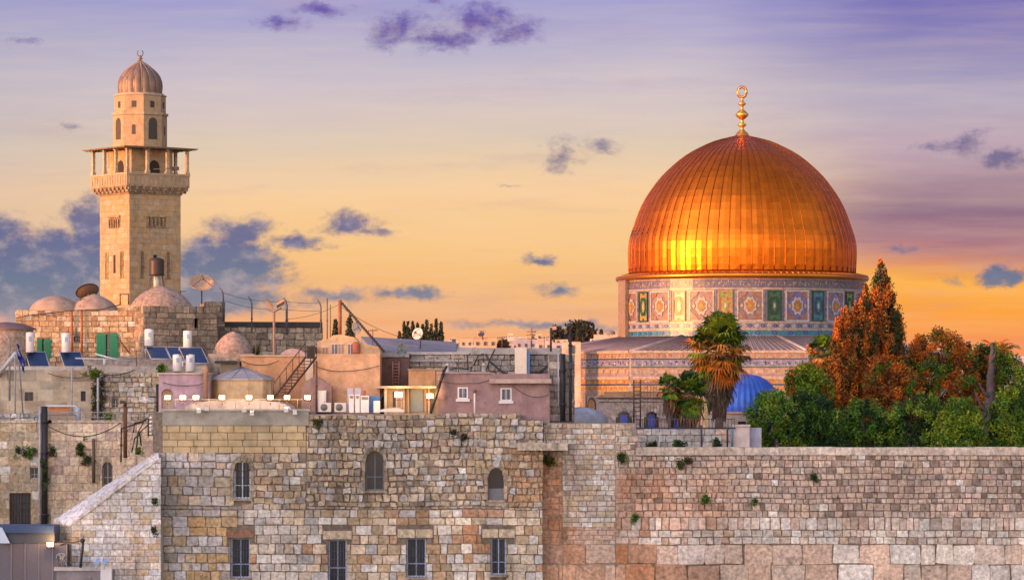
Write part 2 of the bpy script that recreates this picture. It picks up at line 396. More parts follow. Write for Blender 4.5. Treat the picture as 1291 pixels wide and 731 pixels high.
# ================================================================== the ground: plaza, temple plateau, west hill (unseen, added behind-left to shade the lower walls), far ridge
def sst(a, b, x):
    t = max(0, min(1, (x - a) / (b - a))); return t * t * (3 - 2 * t)
def ground_h(x, y):
    h = 15.0 * sst(213.0, 214.0, y)
    ridge = 22 + (HY - 443 - 34 * sst(30, 230, x) + 4 * sst(-60, -300, x)) * 1500 / F
    h = h + (ridge - 15) * sst(520, 1500, y) * (1 + .05 * nz(x, y, .004)) - 90 * sst(1700, 5000, y)
    west = (38.2 + 1.0 * nz(x, 0, .11) + 2.6 * sst(-228, -250, x) - 3.6 * sst(-199, -206, x) * sst(-236, -226, x)) * sst(-85, -135, x) * sst(14, 84, y) * (1 - sst(112, 150, y)) * sst(-900, -700, x)  # crest raised and dipped to choose which houses fall in shade
    return max(h, west)
xs = [-9000, -5000, -2500, -1200] + list(range(-900, -280, 20)) + list(range(-280, -120, 4)) + list(range(-120, 121, 8)) + list(range(140, 900, 40)) + [1200, 2500, 5000, 9000]
ys = [-4000, -1500, -500, -100, -20, 14, 30, 45, 60, 72, 84, 98, 112, 124, 136, 150, 180, 205, 212.9, 213.2, 213.6, 214.1, 225, 260, 320, 420, 520] + list(range(600, 1800, 80)) + [2000, 2600, 3400, 4200, 5000, 8000, 12000]
g = MB(); vs = [(x, y, ground_h(x, y)) for y in ys for x in xs]; n = len(xs)
g.add(vs, [(j * n + i, j * n + i + 1, (j + 1) * n + i + 1, (j + 1) * n + i) for j in range(len(ys) - 1) for i in range(n - 1)], (.30, .25, .19), True)
tag(g.build('ground', 'ground'), 'dusty ground, plateau and far ridge, with an unseen hill shaped to cast shade', None, kind='structure')

# ================================================================== western retaining wall, right part (face at Y=195)
YW = 195.0; fr = front(YW); w = MB()
def wall_top(u):
    px = u * F / YW + 645.5
    if px < 802: return Z(534, YW)
    return Z(574, YW)
def rw_col(u, v):
    px = u * F / YW + 645.5; py = HY - (v - CAMZ) * F / YW
    a = nz(u, v, .35, 2); b = nz(u, v, .9, 9)
    right = sst(900, 1180, px)
    base = pick([(PINK, 5), (lerp(PINK, CREAM, .5), 3), (lerp(PINK, GREY, .5), 2 + 3 * right), (WHT, .7), ((.32, .25, .21), .7 + 1.0 * right)])
    if py > 686:
        base = pick([((.66, .54, .45), 4), (WHT, 3), ((.60, .46, .37), 2.5), ((.55, .36, .26), 1.3 * (1 - right))])
    rust = max(0, .80 - abs(px - 700) / 80 + .5 * a) * sst(560, 590, py) * (1 - .4 * sst(640, 690, py))
    rust = max(rust, max(0, .66 - abs(px - 815) / 85 + .6 * b) * sst(575, 610, py))
    rust = max(rust, max(0, (.2 + .6 * a) * sst(870, 730, px)) * sst(640, 660, py), .30 * sst(.0, .5, a) * sst(960, 900, px))
    if 709 < px < 778 and 558 < py < 662: rust *= .12; base = pick([(CREAM, 3), (WHT, 2), (lerp(PINK, WHT, .4), 2)])
    if random.random() < .02 and 575 < py < 650: return (.22, .17, .14)  # dark blocks stand in for the shade of missing stones
    if px > 780 and 655 < py < 683 and random.random() < .72: base = pick([(WHT, 3), (lerp(WHT, PINK, .5), 3)]); rust *= .5
    if py < 560: rust *= .3; base = pick([(CREAM, 3), (WHT, 2), (PINK, 3)])
    col = lerp(base, (.47, .22, .11), min(.85, rust * 1.3))
    dirt = sst(.1, .55, nz(u * .6, v * 1.6, .5, 20)) * .2 + .15 * right * sst(575, 590, py) * sst(660, 600, py)
    return lerp(col, (.2, .17, .15), dirt)
uL, uR = X(683.5, YW), 36.0
backing(w, fr, uL, X(802, YW), 0, Z(533.5, YW), [], MORT); backing(w, fr, X(802, YW), uR, 0, Z(574, YW), [], (.22, .17, .14))
rows = [(533.5, 560, (.26, .36), (.35, .6)), (560, 652, (.27, .42), (.24, .56)), (652, 668, (.34, .70), (.28, .65)), (668, 686, (.36, .42), (.35, .7)), (686, 711, (1.06, 1.09), (.8, 1.9)), (711, 760, (1.05, 1.1), (.9, 2.1))]
for (p0, p1, ch, cw) in rows:
    for (a, b) in ((uL, X(709, YW)), (X(709, YW), X(776, YW)), (X(776, YW), uR)):
        pale = (b < X(780, YW) and a > X(700, YW)) and p1 < 690
        cc_, ww_ = ((.26, .3), (.4, .62)) if pale else (ch, cw)
        stones(w, fr, a, b, Z(p1, YW), Z(p0, YW), cc_, ww_, rw_col, top=wall_top, dep=(.015, .085) if not pale else (.02, .04), jit=.06 if not pale else .02, gap=.012, wob=.07 if not pale and p1 < 690 else 0)
core(w, fr, uL, X(802, YW), 0, Z(533.5, YW), 3.0, (.4, .32, .25)); core(w, fr, X(802, YW), uR, 0, Z(574, YW), 3.0, (.4, .32, .25))
core(w, Fr(0, YW + 3), uL, 60, 0, 18.0, 15.5, (.4, .32, .25))
wall = w.build('retaining_wall', 'stone')
tag(wall, 'huge pinkish ancient stone wall with rust stains, below the trees on the right', 'wall')
q = MB(); u = X(802, YW)
while u < uR:
    l = random.uniform(1.0, 1.9); z1 = Z(563.5, YW) + random.uniform(-.015, .015)
    q.fbox(fr, u, min(uR, u + l) - .015, Z(573.5, YW), z1, -1.0, .10 + random.uniform(0, .02), jc((.60, .52, .45), .08)); u += l
q.build('coping', 'stone', wall)

# ================================================================== middle facade with windows (face at Y=194)
YM = 194.0; fr = front(YM); w = MB()
arch_px = [(295, 316, 580, 628), (461, 484, 568, 618), (615.5, 635, 589.5, 630)]
rect_px = [(291, 315, 678, 728), (414, 437, 680, 734), (512.5, 537, 678, 727), (619, 638, 678, 724)]
ah = [hpx(*p, YM, 1.25) for p in arch_px]; rh = [hpx(*p, YM) for p in rect_px]
lint = [(rh[0][0] - .2, rh[0][1] + .25, rh[0][3], rh[0][3] + .5, 0), (rh[1][0] - .3, rh[1][1] + .3, rh[1][3], rh[1][3] + .5, 0), (rh[2][0] - .5, rh[2][1] + .4, rh[2][3], rh[2][3] + .5, 0), (rh[3][0] - .5, rh[3][1] + .5, rh[3][3], rh[3][3] + .5, 0)]
def mid_top(u):
    px = u * F / YM + 645.5
    if px < 386: return Z(570, YM) + .1 * nz(u, 0, .8)
    if px < 655: return Z(522, YM) + .08 * nz(u, 0, 1.3)
    return Z(531, YM)
patches = [(300, 360, 640, 680, WHT, .6), (330, 378, 660, 731, WHT, .95), (560, 605, 690, 731, WHT, .55), (280, 330, 590, 625, WHT, .2), (590, 640, 640, 700, RUST, .45), (236, 300, 650, 731, (.55, .37, .18), .5), (630, 683, 560, 640, (.44, .27, .15), .7), (520, 560, 640, 731, (.45, .30, .17), .4)]
def mid_col(u, v):
    px = u * F / YM + 645.5; py = HY - (v - CAMZ) * F / YM
    low = py > 644
    if px < 300: base = pick([(LGREY, 5), (CREAM, 2.5), (GREY, 2), (TAN, 1)])
    elif low: base = pick([((.64, .54, .42), 5), (TAN, 1.8), (LGREY, 1.5), (WHT, 2), ((.50, .32, .20), 1.0)])
    else: base = pick([(GREY, 2.5), (TAN, 3), (CREAM, 4), ((.33, .26, .20), 1.8), (WHT, .5), (LGREY, 1.5), ((.42, .30, .22), .9)])
    for (a, b, p, q_, cc_, pr) in patches:
        if a < px < b and p < py < q_ and random.random() < pr * (.6 + .8 * (nz(u, v, .9, 5) + .5)): base = lerp(base, cc_, .85)
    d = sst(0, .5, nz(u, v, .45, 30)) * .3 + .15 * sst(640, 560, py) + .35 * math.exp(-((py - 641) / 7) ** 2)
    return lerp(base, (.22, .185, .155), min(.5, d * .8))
u0, u1 = X(193, YM), X(684.5, YM)
allh = ah + rh
for (a, b, tp) in ((u0, X(386, YM), 519), (X(386, YM), X(656, YM), 523), (X(656, YM), u1, 532)):
    backing(w, fr, a, b, 0, Z(tp, YM), [h for h in allh if a <= h[0] < b], (.20, .165, .135), .5, (.33, .27, .2))
def big_left(u): return None
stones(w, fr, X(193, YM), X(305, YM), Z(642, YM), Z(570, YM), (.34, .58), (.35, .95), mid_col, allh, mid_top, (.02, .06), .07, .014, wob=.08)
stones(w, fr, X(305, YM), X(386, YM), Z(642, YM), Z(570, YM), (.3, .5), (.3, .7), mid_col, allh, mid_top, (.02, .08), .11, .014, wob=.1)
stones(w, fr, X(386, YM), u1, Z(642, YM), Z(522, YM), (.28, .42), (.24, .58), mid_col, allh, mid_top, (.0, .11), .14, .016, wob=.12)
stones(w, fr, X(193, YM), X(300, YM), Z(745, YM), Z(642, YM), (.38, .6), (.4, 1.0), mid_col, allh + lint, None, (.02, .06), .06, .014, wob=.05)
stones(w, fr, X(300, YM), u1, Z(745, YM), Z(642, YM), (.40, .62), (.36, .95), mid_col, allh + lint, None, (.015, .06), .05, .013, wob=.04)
for i, h in enumerate(lint):
    cc_ = [(.26, .15, .10), CREAM, (.55, .46, .33), (.55, .46, .33)][i]; a = h[0]; k = 2 if i > 1 else 1
    for j in range(k): one_stone(w, fr, a + (h[1] - a) * j / k, a + (h[1] - a) * (j + 1) / k, h[2], h[3], jc(cc_), .01, .06, .01)
for h in ah:                                # voussoirs round the arched openings
    m_ = (h[0] + h[1]) / 2; ww = (h[1] - h[0]) / 2; vs_ = h[3] - ww * h[4]; N = 9
    for k in range(N):
        a0 = math.pi * k / N + .02; a1 = math.pi * (k + 1) / N - .02
        lp = [(m_ - r * math.cos(a), vs_ + (r if r == ww else r) * h[4] * math.sin(a)) for r, a in ((ww, a0), (ww, a1), (ww + .2, a1), (ww + .2, a0))]
        w.prism([fr(x, z, .0) for x, z in lp], fr.N * .095, jc((.33, .27, .2)))
    for k in range(3):
        for (a, b) in ((h[0] - .22, h[0]), (h[1], h[1] + .22)):
            one_stone(w, fr, a, b, h[2] + (vs_ - h[2]) * k / 3, h[2] + (vs_ - h[2]) * (k + 1) / 3, jc((.36, .29, .22)), .01, .095, .01)
core(w, fr, u0, X(386, YM), 0, Z(519, YM), 11, (.33, .28, .24), (.40, .37, .34)); core(w, fr, X(386, YM), X(656, YM), 0, Z(523, YM), 11, (.33, .28, .24), (.40, .37, .34))
core(w, fr, X(656, YM), u1, 0, Z(532, YM), 5, (.33, .28, .24), (.40, .37, .34))
mid = w.build('stone_facade', 'stone')
tag(mid, 'rubble and ashlar stone facade with three arched and four barred windows, in the middle foreground', 'wall')
window(mid, fr, ah[0], 'grille', .22, (.42, .52, .66)); window(mid, fr, ah[1], 'frame', .35, (.13, .15, .17)); window(mid, fr, ah[2], 'none', .4)
for h in rh: window(mid, fr, h, 'bluegrille', .34, (.38, .48, .72))
q = MB(); q.fbox(fr, ah[2][0], ah[2][1], ah[2][2], ah[2][2] + .62, -.395, -.3, (.17, .18, .21)); q.build('shutter', 'paint', mid)
for h in allh:
    q = MB(); q.fbox(fr, h[0] - .1, h[1] + .1, h[2] - .13, h[2] - .003, -.3, .11, (.38, .31, .24)); q.build('sill', 'stone', mid)
# concrete band above the left part, with smooth ochre ashlar under it
q = MB(); fc = lambda u, v: lerp((.50, .39, .23), (.44, .34, .21), random.random())
stones(q, fr, X(205, YM), X(386, YM), Z(571, YM), Z(536, YM), (.36, .4), (.6, 1.0), fc, (), lambda u: Z(536, YM), (.05, .055), .003, .003)
q.build('ochre_course', 'plaster', mid)
q = MB(); q.fbox(fr, X(205, YM), X(389, YM), Z(536, YM), Z(518, YM), -.3, .09, (.33, .31, .27)); q.fbox(fr, X(203, YM), X(391, YM), Z(518, YM) + .003, Z(515.5, YM), -.5, .16, (.42, .40, .36))
q.build('concrete_band', 'plaster', mid)
# broken ledge where the two walls meet
q = MB(); u = X(652, YM)
while u < X(712, 195):
    l = random.uniform(.5, .9); q.fbox(fr, u, u + l - .02, Z(567, YM) - .02, Z(558, YM), -.95, .34, jc((.50, .42, .33), .1)); u += l
tag(q.build('stone_ledge', 'stone'), 'row of projecting slabs where the two big walls meet', 'ledge')
# dark railing in the notch (656-690)
q = MB()
for i in range(9): q.tube([W3(658 + i * 3.4, 557, 194.6), W3(658 + i * 3.4, 533, 194.6)], .02, (.05, .05, .05), 4)
q.tube([W3(656, 534, 194.6), W3(690, 534, 194.6)], .03, (.05, .05, .05), 5)
tag(q.build('railing', 'iron'), 'short dark railing in the notch between the facade and the big wall', 'railing')

# ================================================================== buttress with sloping coping at the left end
YB = 192.6; fr = front(YB); w = MB()
pts = [(90, 657), (196, 576)]
def b_top(u):
    px = u * F / YB + 645.5; return Z(657 - (px - 90) * 81 / 106.0, YB) if px < 196 else Z(576, YB)
def b_col(u, v):
    px = u * F / YB + 645.5; py = HY - (v - CAMZ) * F / YB
    base = pick([((.72, .70, .71), 5), ((.66, .64, .64), 3), (WHT, 2), ((.58, .50, .40), 1.2)])
    o = sst(640, 700, py) * max(0, .75 - abs(px - 172) / 38 + .5 * nz(u, v, .8, 4))
    if random.random() < .05: o = .7
    return lerp(base, (.50, .32, .15), min(.8, max(0, o)))
ua, ub = X(90, YB), X(203, YB)
w.add([fr(ua, 0), fr(ub, 0), fr(ub, Z(576, YB)), fr(X(196, YB), Z(576, YB)), fr(ua, Z(657, YB))], [(0, 1, 2, 3, 4)], (.32, .29, .27))
stones(w, fr, ua, ub, Z(745, YB), Z(576, YB), (.31, .36), (.45, .82), b_col, (), b_top, (.015, .03), .012, .007)
# chamfered left end
fl = Fr(X(90, YB), YB, -50); L = 1.28
w.add([fl(0, 0), fl(-L, 0), fl(-L, Z(657, YB)), fl(0, Z(657, YB))], [(0, 1, 2, 3)], (.3, .27, .25))
stones(w, fl, -L, 0, Z(745, YB), Z(657, YB), (.31, .36), (.5, .8), lambda u, v: pick([(CREAM, 2), ((.52, .46, .40), 3)]), (), None, (.015, .03), .012, .007)
core(w, fr, ua, ub, 0, Z(657, YB), 1.35, (.4, .37, .34))
butt = tag(w.build('sloping_buttress', 'stone'), 'pale grey ashlar buttress wall with a white sloping top, bottom left', 'buttress')
q = MB(); d0 = 1.9; N = 13                   # sloping slabs: their upper face is seen because it climbs away to the right
A0, A1 = Vector((X(68, 194.0), 194.0, Z(655, 194.0))), Vector((X(200, 194.6), 194.6, Z(568, 194.6)))
B0, B1 = Vector((X(89, YB), YB - .1, Z(659, YB))), Vector((X(201, YB), YB - .1, Z(575, YB)))
for i in range(N):
    s0, s1 = i / N, (i + 1) / N - .006
    a, b, c_, d_ = B0.lerp(B1, s0), B0.lerp(B1, s1), A0.lerp(A1, s1), A0.lerp(A1, s0)
    up = Vector((0, 0, .0)); dn = Vector((0, 0, -.16)); l_ = Vector((0, 0, random.uniform(0, .025)))
    q.prism([a + l_, b + l_, c_ + l_, d_ + l_], dn, jc((.70, .67, .68), .06))
q.build('sloping_coping', 'stone', butt)

# ================================================================== back facade bottom left (face at Y=212)
YL = 212.0; fr = front(YL); w = MB()
gr = [hpx(12, 39, 621, 668, YL), hpx(129, 142, 582, 612, YL, 1.1), hpx(38, 48, 589, 603, YL)]
def l_col(u, v):
    py = HY - (v - CAMZ) * F / YL; px = u * F / YL + 645.5
    base = pick([((.74, .61, .46), 4), ((.72, .57, .41), 5), (PINK, 1.5), (CREAM, 1.5)] if px > 58 else [(CREAM, 4), (TAN, 2), (WHT, 1), ((.42, .36, .27), 3)])
    return lerp(base, (.34, .27, .18), .3 * sst(.1, .5, nz(u, v, .5, 11)) + (.2 if px < 58 and py > 600 else 0))
backing(w, fr, X(-30, YL), X(206, YL), 0, Z(533, YL), gr, (.46, .37, .28), .45)
stones(w, fr, X(-30, YL), X(206, YL), Z(745, YL), Z(533, YL), (.42, .55), (.45, .95), l_col, gr, None, (.01, .035), .015, .006)
core(w, fr, X(-30, YL), X(206, YL), 0, Z(533, YL), 8, (.4, .33, .25))
lf_ = tag(w.build('courtyard_facade', 'stone'), 'warm ashlar facade with a dark barred window and climbing plants, far left', 'wall')
window(lf_, fr, gr[0], 'grille', .3, (.07, .06, .06)); window(lf_, fr, gr[1], 'frame', .3, (.3, .3, .3)); window(lf_, fr, gr[2], 'frame', .3, (.3, .35, .38))
q = MB()
for (a, b) in ((-30, 50), (60, 206)):
    u = X(a, YL)
    while u < X(b, YL): l = random.uniform(.9, 1.5); q.fbox(fr, u, u + l - .015, Z(533, YL) + .003, Z(529.5, YL), -.7, .08, jc((.5, .43, .35), .08)); u += l
q.build('parapet_coping', 'stone', lf_)

# dark drain shaft and iron pipes
def pipe(name, label, cat, path, r, col, m='iron', seg=8, group=None):
    q = MB(); q.tube(path, r, col, seg)
    for i in range(1, len(path)):
        a, b = Vector(path[i - 1]), Vector(path[i]); L_ = (b - a).length
        for k in range(int(L_ / 1.6)): p = a.lerp(b, (k + .5) / max(1, int(L_ / 1.6))); d = (b - a).normalized() * .05; q.tube([p - d, p + d], r * 1.45, jc(col), seg)
    return tag(q.build(name, m), label, cat, group)
pipe('drain_pipe', 'thick black drain pipe running down the far left facade', 'pipe', [W3(56, 512, 211.7), W3(56, 668, 211.7)], .19, (.035, .035, .04))
pipe('drain_pipe', 'thin pale pipe beside the thick black drain pipe', 'pipe', [W3(50, 512, 211.5), W3(50, 668, 211.5)], .06, (.35, .38, .42))
pipe('vent_pipe', 'brown iron pipe rising above the buttress top, by the barbed cable bracket', 'pipe', [W3(158, 577, 205), W3(158, 508, 205), W3(152, 506.5, 205)], .11, (.16, .07, .04))
pipe('vent_pipe', 'short dark pipe on the ochre facade left of the small arched window', 'pipe', [W3(118, 608, 211.6), W3(118, 553, 211.6)], .10, (.11, .08, .06))
pipe('drain_pipe', 'thin black pipe up the corner between the buttress and the facade', 'pipe', [W3(152.5, 582, 203), W3(153, 540, 203), W3(176, 533, 202), W3(184, 529, 202)], .05, (.03, .03, .035))

# bottom left: blue canopy over a grey panelled booth, lamp, camera post
w = MB(); fr = front(191.0)
for i in range(6): w.fbox(fr, X(-20 + i * 17.5, 191), X(-4 + i * 17.5, 191), 0, Z(684, 191), -.1, .0, jc((.12, .11, .14), .2))
w.fbox(fr, X(-22, 191), X(80, 191), 0, Z(686, 191), -3.0, -.12, (.10, .10, .11))
booth = tag(w.build('guard_booth', 'paint'), 'grey panelled booth under a dark blue canopy in the bottom left corner', 'booth')
q = MB(); q.fbox(fr, X(-22, 191), X(69, 191), Z(671, 191), Z(662, 191), -2.2, .35, (.03, .06, .15)); q.fbox(fr, X(-22, 191), X(69, 191), Z(684, 191) + .004, Z(671, 191) - .004, -2.0, .1, (.05, .06, .09)); q.build('canopy', 'paint', booth)
q = MB(); q.prism([fr(X(-2, 191), Z(664, 191), .40), fr(X(4, 191), Z(664, 191), .40), fr(X(14, 191), Z(684, 191), .40), fr(X(0, 191), Z(684, 191), .40)], fr.N * .04, (.45, .55, .7)); q.build('glass_flap', 'paint', booth)
q = MB()
for i in range(6): q.fbox(fr, X(-3.8 + i * 17.5, 191), X(-2.7 + i * 17.5, 191), 0, Z(684, 191), -.08, .05, (.22, .21, .25))
q.build('frame', 'paint', booth)
w = MB(); fr = front(190.8)
w.fbox(fr, X(71, 190.8), X(140, 190.8), 0, Z(719, 190.8), -1.6, 0, (.24, .22, .25)); w.fbox(fr, X(68, 190.8), X(128, 190.8), Z(719, 190.8) + .003, Z(714.5, 190.8), -1.62, .08, (.42, .42, .44))
tag(w.build('low_concrete_wall', 'plaster'), 'low grey concrete wall at the foot of the buttress', 'wall')
w = MB(); w.fbox(fr, X(127, 190.8), X(141, 190.8), Z(731, 190.8) - 2, Z(713, 190.8), -.3, .12, (.62, .62, .66))
tag(w.build('junction_box', 'white'), 'white box at the right end of the low concrete wall', 'box')

# ---- floodlights
def flood(px, py, Y, label, group='lit floodlights along the roof edge', s=1.0, name='floodlight', drop=True, e=True, aim=0.0):
    p = W3(px, py, Y); t_ = thing(name, label, 'lamp', (p[0], p[1], p[2] - .4 * s), group)
    x, y, z = p; q = MB(); wd, ht = .25 * s, .17 * s
    q.prism([(x - wd, y - .08, z - ht), (x + wd, y - .08, z - ht), (x + wd, y - .08, z + ht), (x - wd, y - .08, z + ht)], (0, .12, 0), (.2, .19, .18))
    q.prism([(x - wd * .6, y + .04, z - ht * .7), (x + wd * .6, y + .04, z - ht * .7), (x + wd * .6, y + .04, z + ht * .7), (x - wd * .6, y + .04, z + ht * .7)], (0, .1, 0), (.12, .12, .12))
    q.build('housing', 'paint', t_)
    q = MB(); q.fbox(front(y - .082), x - wd * .92, x + wd * .92, z - ht * .9, z + ht * .9, 0, .015, (1, .9, .7)); q.build('lens', 'lamp', t_)
    q = MB(); q.tube([(x - wd - .02, y, z), (x - wd - .02, y, z - .3 * s), (x + wd + .02, y, z - .3 * s), (x + wd + .02, y, z)], .015, (.08, .08, .08), 5)
    if drop: q.tube([(x, y, z - .3 * s), (x, y, z - .62 * s)], .025, (.08, .08, .08), 5)
    q.build('bracket', 'iron', t_)
    if e:
        l = bpy.data.lights.new('floodlight_glow', 'POINT'); lo = bpy.data.objects.new('floodlight_glow', l); COL.objects.link(lo); lo.parent = t_
        l.energy = 55; l.color = (1, .55, .22); l.shadow_soft_size = .15; lo.location = (0, -.3, .75 * s)
    return t_
places = ['far left one beside the purple arch', 'second from the left, in front of the arch', 'third from the left, just left of the round pavilion', 'on the left side of the round pavilion',
          'in front of the round pavilion', 'at the tall lamp post', 'at the foot of the metal stairs', 'right of the metal stairs, on the orange wall']
for px, pl in zip((211.5, 230.6, 247.3, 280, 314, 341, 362, 388), places):
    flood(px, 501, 196.2, 'glowing floodlight on the roof rail, ' + pl, s=.66)
flood(502.5, 497.5, 202, 'glowing lamp under the shade roof beside the white door', 'wall lamps on the roof hut', .95, 'wall_lamp', False)
flood(542, 499, 202, 'glowing lamp at the right end of the shade roof', 'wall lamps on the roof hut', .8, 'wall_lamp', False)
flood(63.5, 686, 190.4, 'orange glowing lamp on the booth by the buttress corner', None, .7, 'wall_lamp', False)
q = MB(); q.tube([W3(205, 503.5, 196.4), W3(392, 503.5, 196.4)], .028, (.25, .24, .22), 6)
for px in (206, 221, 264, 297, 328, 352, 375, 391): q.tube([W3(px, 516, 196.4), W3(px, 503, 196.4)], .02, (.2, .19, .18), 5)
tag(q.build('lamp_rail', 'iron'), 'long thin rail on the roof edge that carries the row of floodlights', 'rail')
for i, (px, py) in enumerate(((251, 518), (261, 515), (308, 517), (318, 521), (361, 517), (372, 520))):
    x, y, z = W3(px, py, 193.6); q = MB()
    q.prism([(x - .12, y - .3, z - .1), (x + .12, y - .3, z - .1), (x + .10, y - .3, z + .1), (x - .10, y - .3, z + .1)], (0, .3, .06), (.6, .58, .55)); q.tube([(x, y - .1, z), (x, y + .3, z + .12)], .03, (.3, .3, .3), 6)
    tag(q.build('spotlight', 'white'), 'small unlit white spotlight on the concrete band, ' + ['leftmost of the six', 'second from the left', 'left one of the pair below the pavilion', 'right one of the pair below the pavilion', 'left one of the pair below the stairs', 'rightmost of the six'][i], 'spotlight', 'unlit spotlights on the concrete band')
# camera on a post
t_ = thing('camera_post', 'black post with a camera and a sagging cable on the low concrete wall', 'camera post', W3(103, 715, 190.5))
q = MB(); q.tube([W3(101.5, 715, 190.5), W3(103, 700, 190.5), W3(105, 682, 190.5)], .07, (.03, .03, .03), 7); q.build('post', 'iron', t_)
q = MB(); q.ball(W3(104, 681, 190.5), .14, (.03, .03, .03)); q.fbox(front(190.4), X(107, 190.4), X(113, 190.4), Z(694, 190.4), Z(686, 190.4), 0, .3, (.6, .6, .6)); q.build('camera', 'paint', t_)
q = MB(); q.tube([W3(76, 687, 191), W3(84, 683.5, 190.8), W3(94, 683.5, 190.6), W3(104, 680, 190.5)], .025, (.03, .03, .03), 5); q.build('cable', 'iron', t_)
w = MB()
for i in range(26):
    a = W3(random.uniform(71, 86), random.uniform(698, 713), 190.9); b = W3(random.uniform(71, 86), random.uniform(698, 713), 190.7); w.tube([a, tuple((Vector(a) + Vector(b)) / 2 + Vector((0, 0, .15))), b], .018, jc((.35, .36, .38), .5), 4)
tag(w.build('wire_coil', 'iron'), 'tangled coil of grey wire beside the camera post', 'wire')
for i, (px, lab) in enumerate(((121, 'left blue solar spotlight tilted on the low wall'), (131, 'right blue and white solar spotlight tilted on the low wall'))):
    x, y, z = W3(px, 708, 190.3); q = MB(); q.prism([(x - .12, y, z - .16), (x + .10, y, z - .1), (x + .2, y + .2, z + .14), (x - .02, y + .2, z + .1)], (0, .08, .06), (.2, .3, .6)); q.tube([(x, y + .1, z - .05), (x, y + .1, z - .4)], .03, (.5, .5, .5), 5)
    tag(q.build('solar_lamp', 'paint'), lab, 'lamp', 'blue lamps on the low wall')
# ================================================================== octagonal shrine with the golden dome (axis at Y=345)
YD = 345.0; SX = X(935.5, YD); k_ = YD / F
zd = lambda py: Z(py, YD)
shr = thing('octagonal_shrine', 'tiled octagonal shrine with a huge golden dome and a ring finial', 'shrine', (SX, YD, 15))
prof_px = [(344.5, 142.0), (330, 142.8), (311, 142.8), (298, 140.2), (285.6, 136), (268, 129.8), (252, 122), (237, 112), (223, 101), (209.5, 87), (197, 71.5), (187, 54), (178.6, 35), (174, 18), (171.5, 7)]
def prof(t):                                 # smooth profile, t 0..1
    n = len(prof_px) - 1; s = t * n; i = min(n - 1, int(s)); f = s - i
    p = [prof_px[max(0, min(n, j))] for j in (i - 1, i, i + 1, i + 2)]
    def cr(a, b, c_, d, f): return .5 * ((2 * b) + (-a + c_) * f + (2 * a - 5 * b + 4 * c_ - d) * f * f + (-a + 3 * b - 3 * c_ + d) * f ** 3)
    return (cr(*[q[1] for q in p], f) * k_, zd(cr(*[q[0] for q in p], f)))
NG, NR = 64, 26
q = MB(); GOLD = (.70, .165, .010)
for gi in range(NG):
    a0 = 2 * math.pi * gi / NG + .02; a1 = 2 * math.pi * (gi + 1) / NG + .02
    for r_ in range(NR):
        t0, t1 = r_ / NR, (r_ + 1) / NR
        (r0, z0), (r1, z1) = prof(t0), prof(t1)
        j = [random.uniform(-.012, .012) for _ in range(4)]; lift = .0
        am = (a0 + a1) / 2
        P_ = lambda r, a, z, e: (SX + (r + e) * math.cos(a), YD + (r + e) * math.sin(a), z)
        v = [P_(r0, a0, z0, j[0]), P_(r0, am, z0, .035 + j[0] * .5), P_(r0, a1, z0, j[1]), P_(r1, a1, z1, j[2]), P_(r1, am, z1, .035 * r1 / 12 + j[2] * .5), P_(r1, a0, z1, j[3])]
        q.add(v, [(0, 1, 4, 5), (1, 2, 3, 4)], jc(GOLD, .10), False)
dome = q.build('dome', 'gold', shr)
q = MB()
for gi in range(NG):
    a = 2 * math.pi * gi / NG + .02; path = []
    for i in range(29):
        r, z = prof(i / 28); path.append((SX + (r + .03) * math.cos(a), YD + (r + .03) * math.sin(a), z))
    q.tube(path, .05, (.36, .10, .012), 4, .03)
q.build('dome_seams', 'gold', dome)
q = MB()                                      # eave
q.lathe(SX, YD, [(141 * k_, zd(344)), (143.5 * k_, zd(346)), (150 * k_, zd(347.5)), (159 * k_, zd(349.5)), (159.5 * k_, zd(352.5)), (158 * k_, zd(355)), (152 * k_, zd(355.5)), (150 * k_, zd(356))], (.66, .22, .03), 96)
for i in range(128):
    a = 2 * math.pi * i / 128; d = Vector((math.cos(a), math.sin(a), 0)); p = Vector((SX, YD, 0))
    q.tube([tuple(p + d * 143.5 * k_ + Vector((0, 0, zd(345.8)))), tuple(p + d * 158 * k_ + Vector((0, 0, zd(349)))) ], .05, (.6, .2, .03), 4)
q.build('eave', 'gold', shr)
q = MB(); fz = [(.8, 173), (.55, 168), (.30, 165), (.18, 163), (.17, 161), (.40, 158.5), (.42, 157), (.18, 155), (.15, 151), (.35, 149.5), (.62, 146), (.62, 144), (.33, 140), (.16, 138.5), (.14, 134), (.36, 132), (.38, 130.5), (.15, 128.5), (.12, 124)]
q.lathe(SX, YD, [(r, zd(py)) for r, py in fz], (.9, .45, .1), 16)
zc = zd(116.5); rr = 5.6 * k_
q.tube([(SX + rr * .95 * math.sin(a), YD, zc - rr * 1.15 * math.cos(a)) for a in [2 * math.pi * i / 24 for i in range(25)]], .14, (.75, .36, .1), 7, cap=False)
q.build('finial', 'gold', shr)
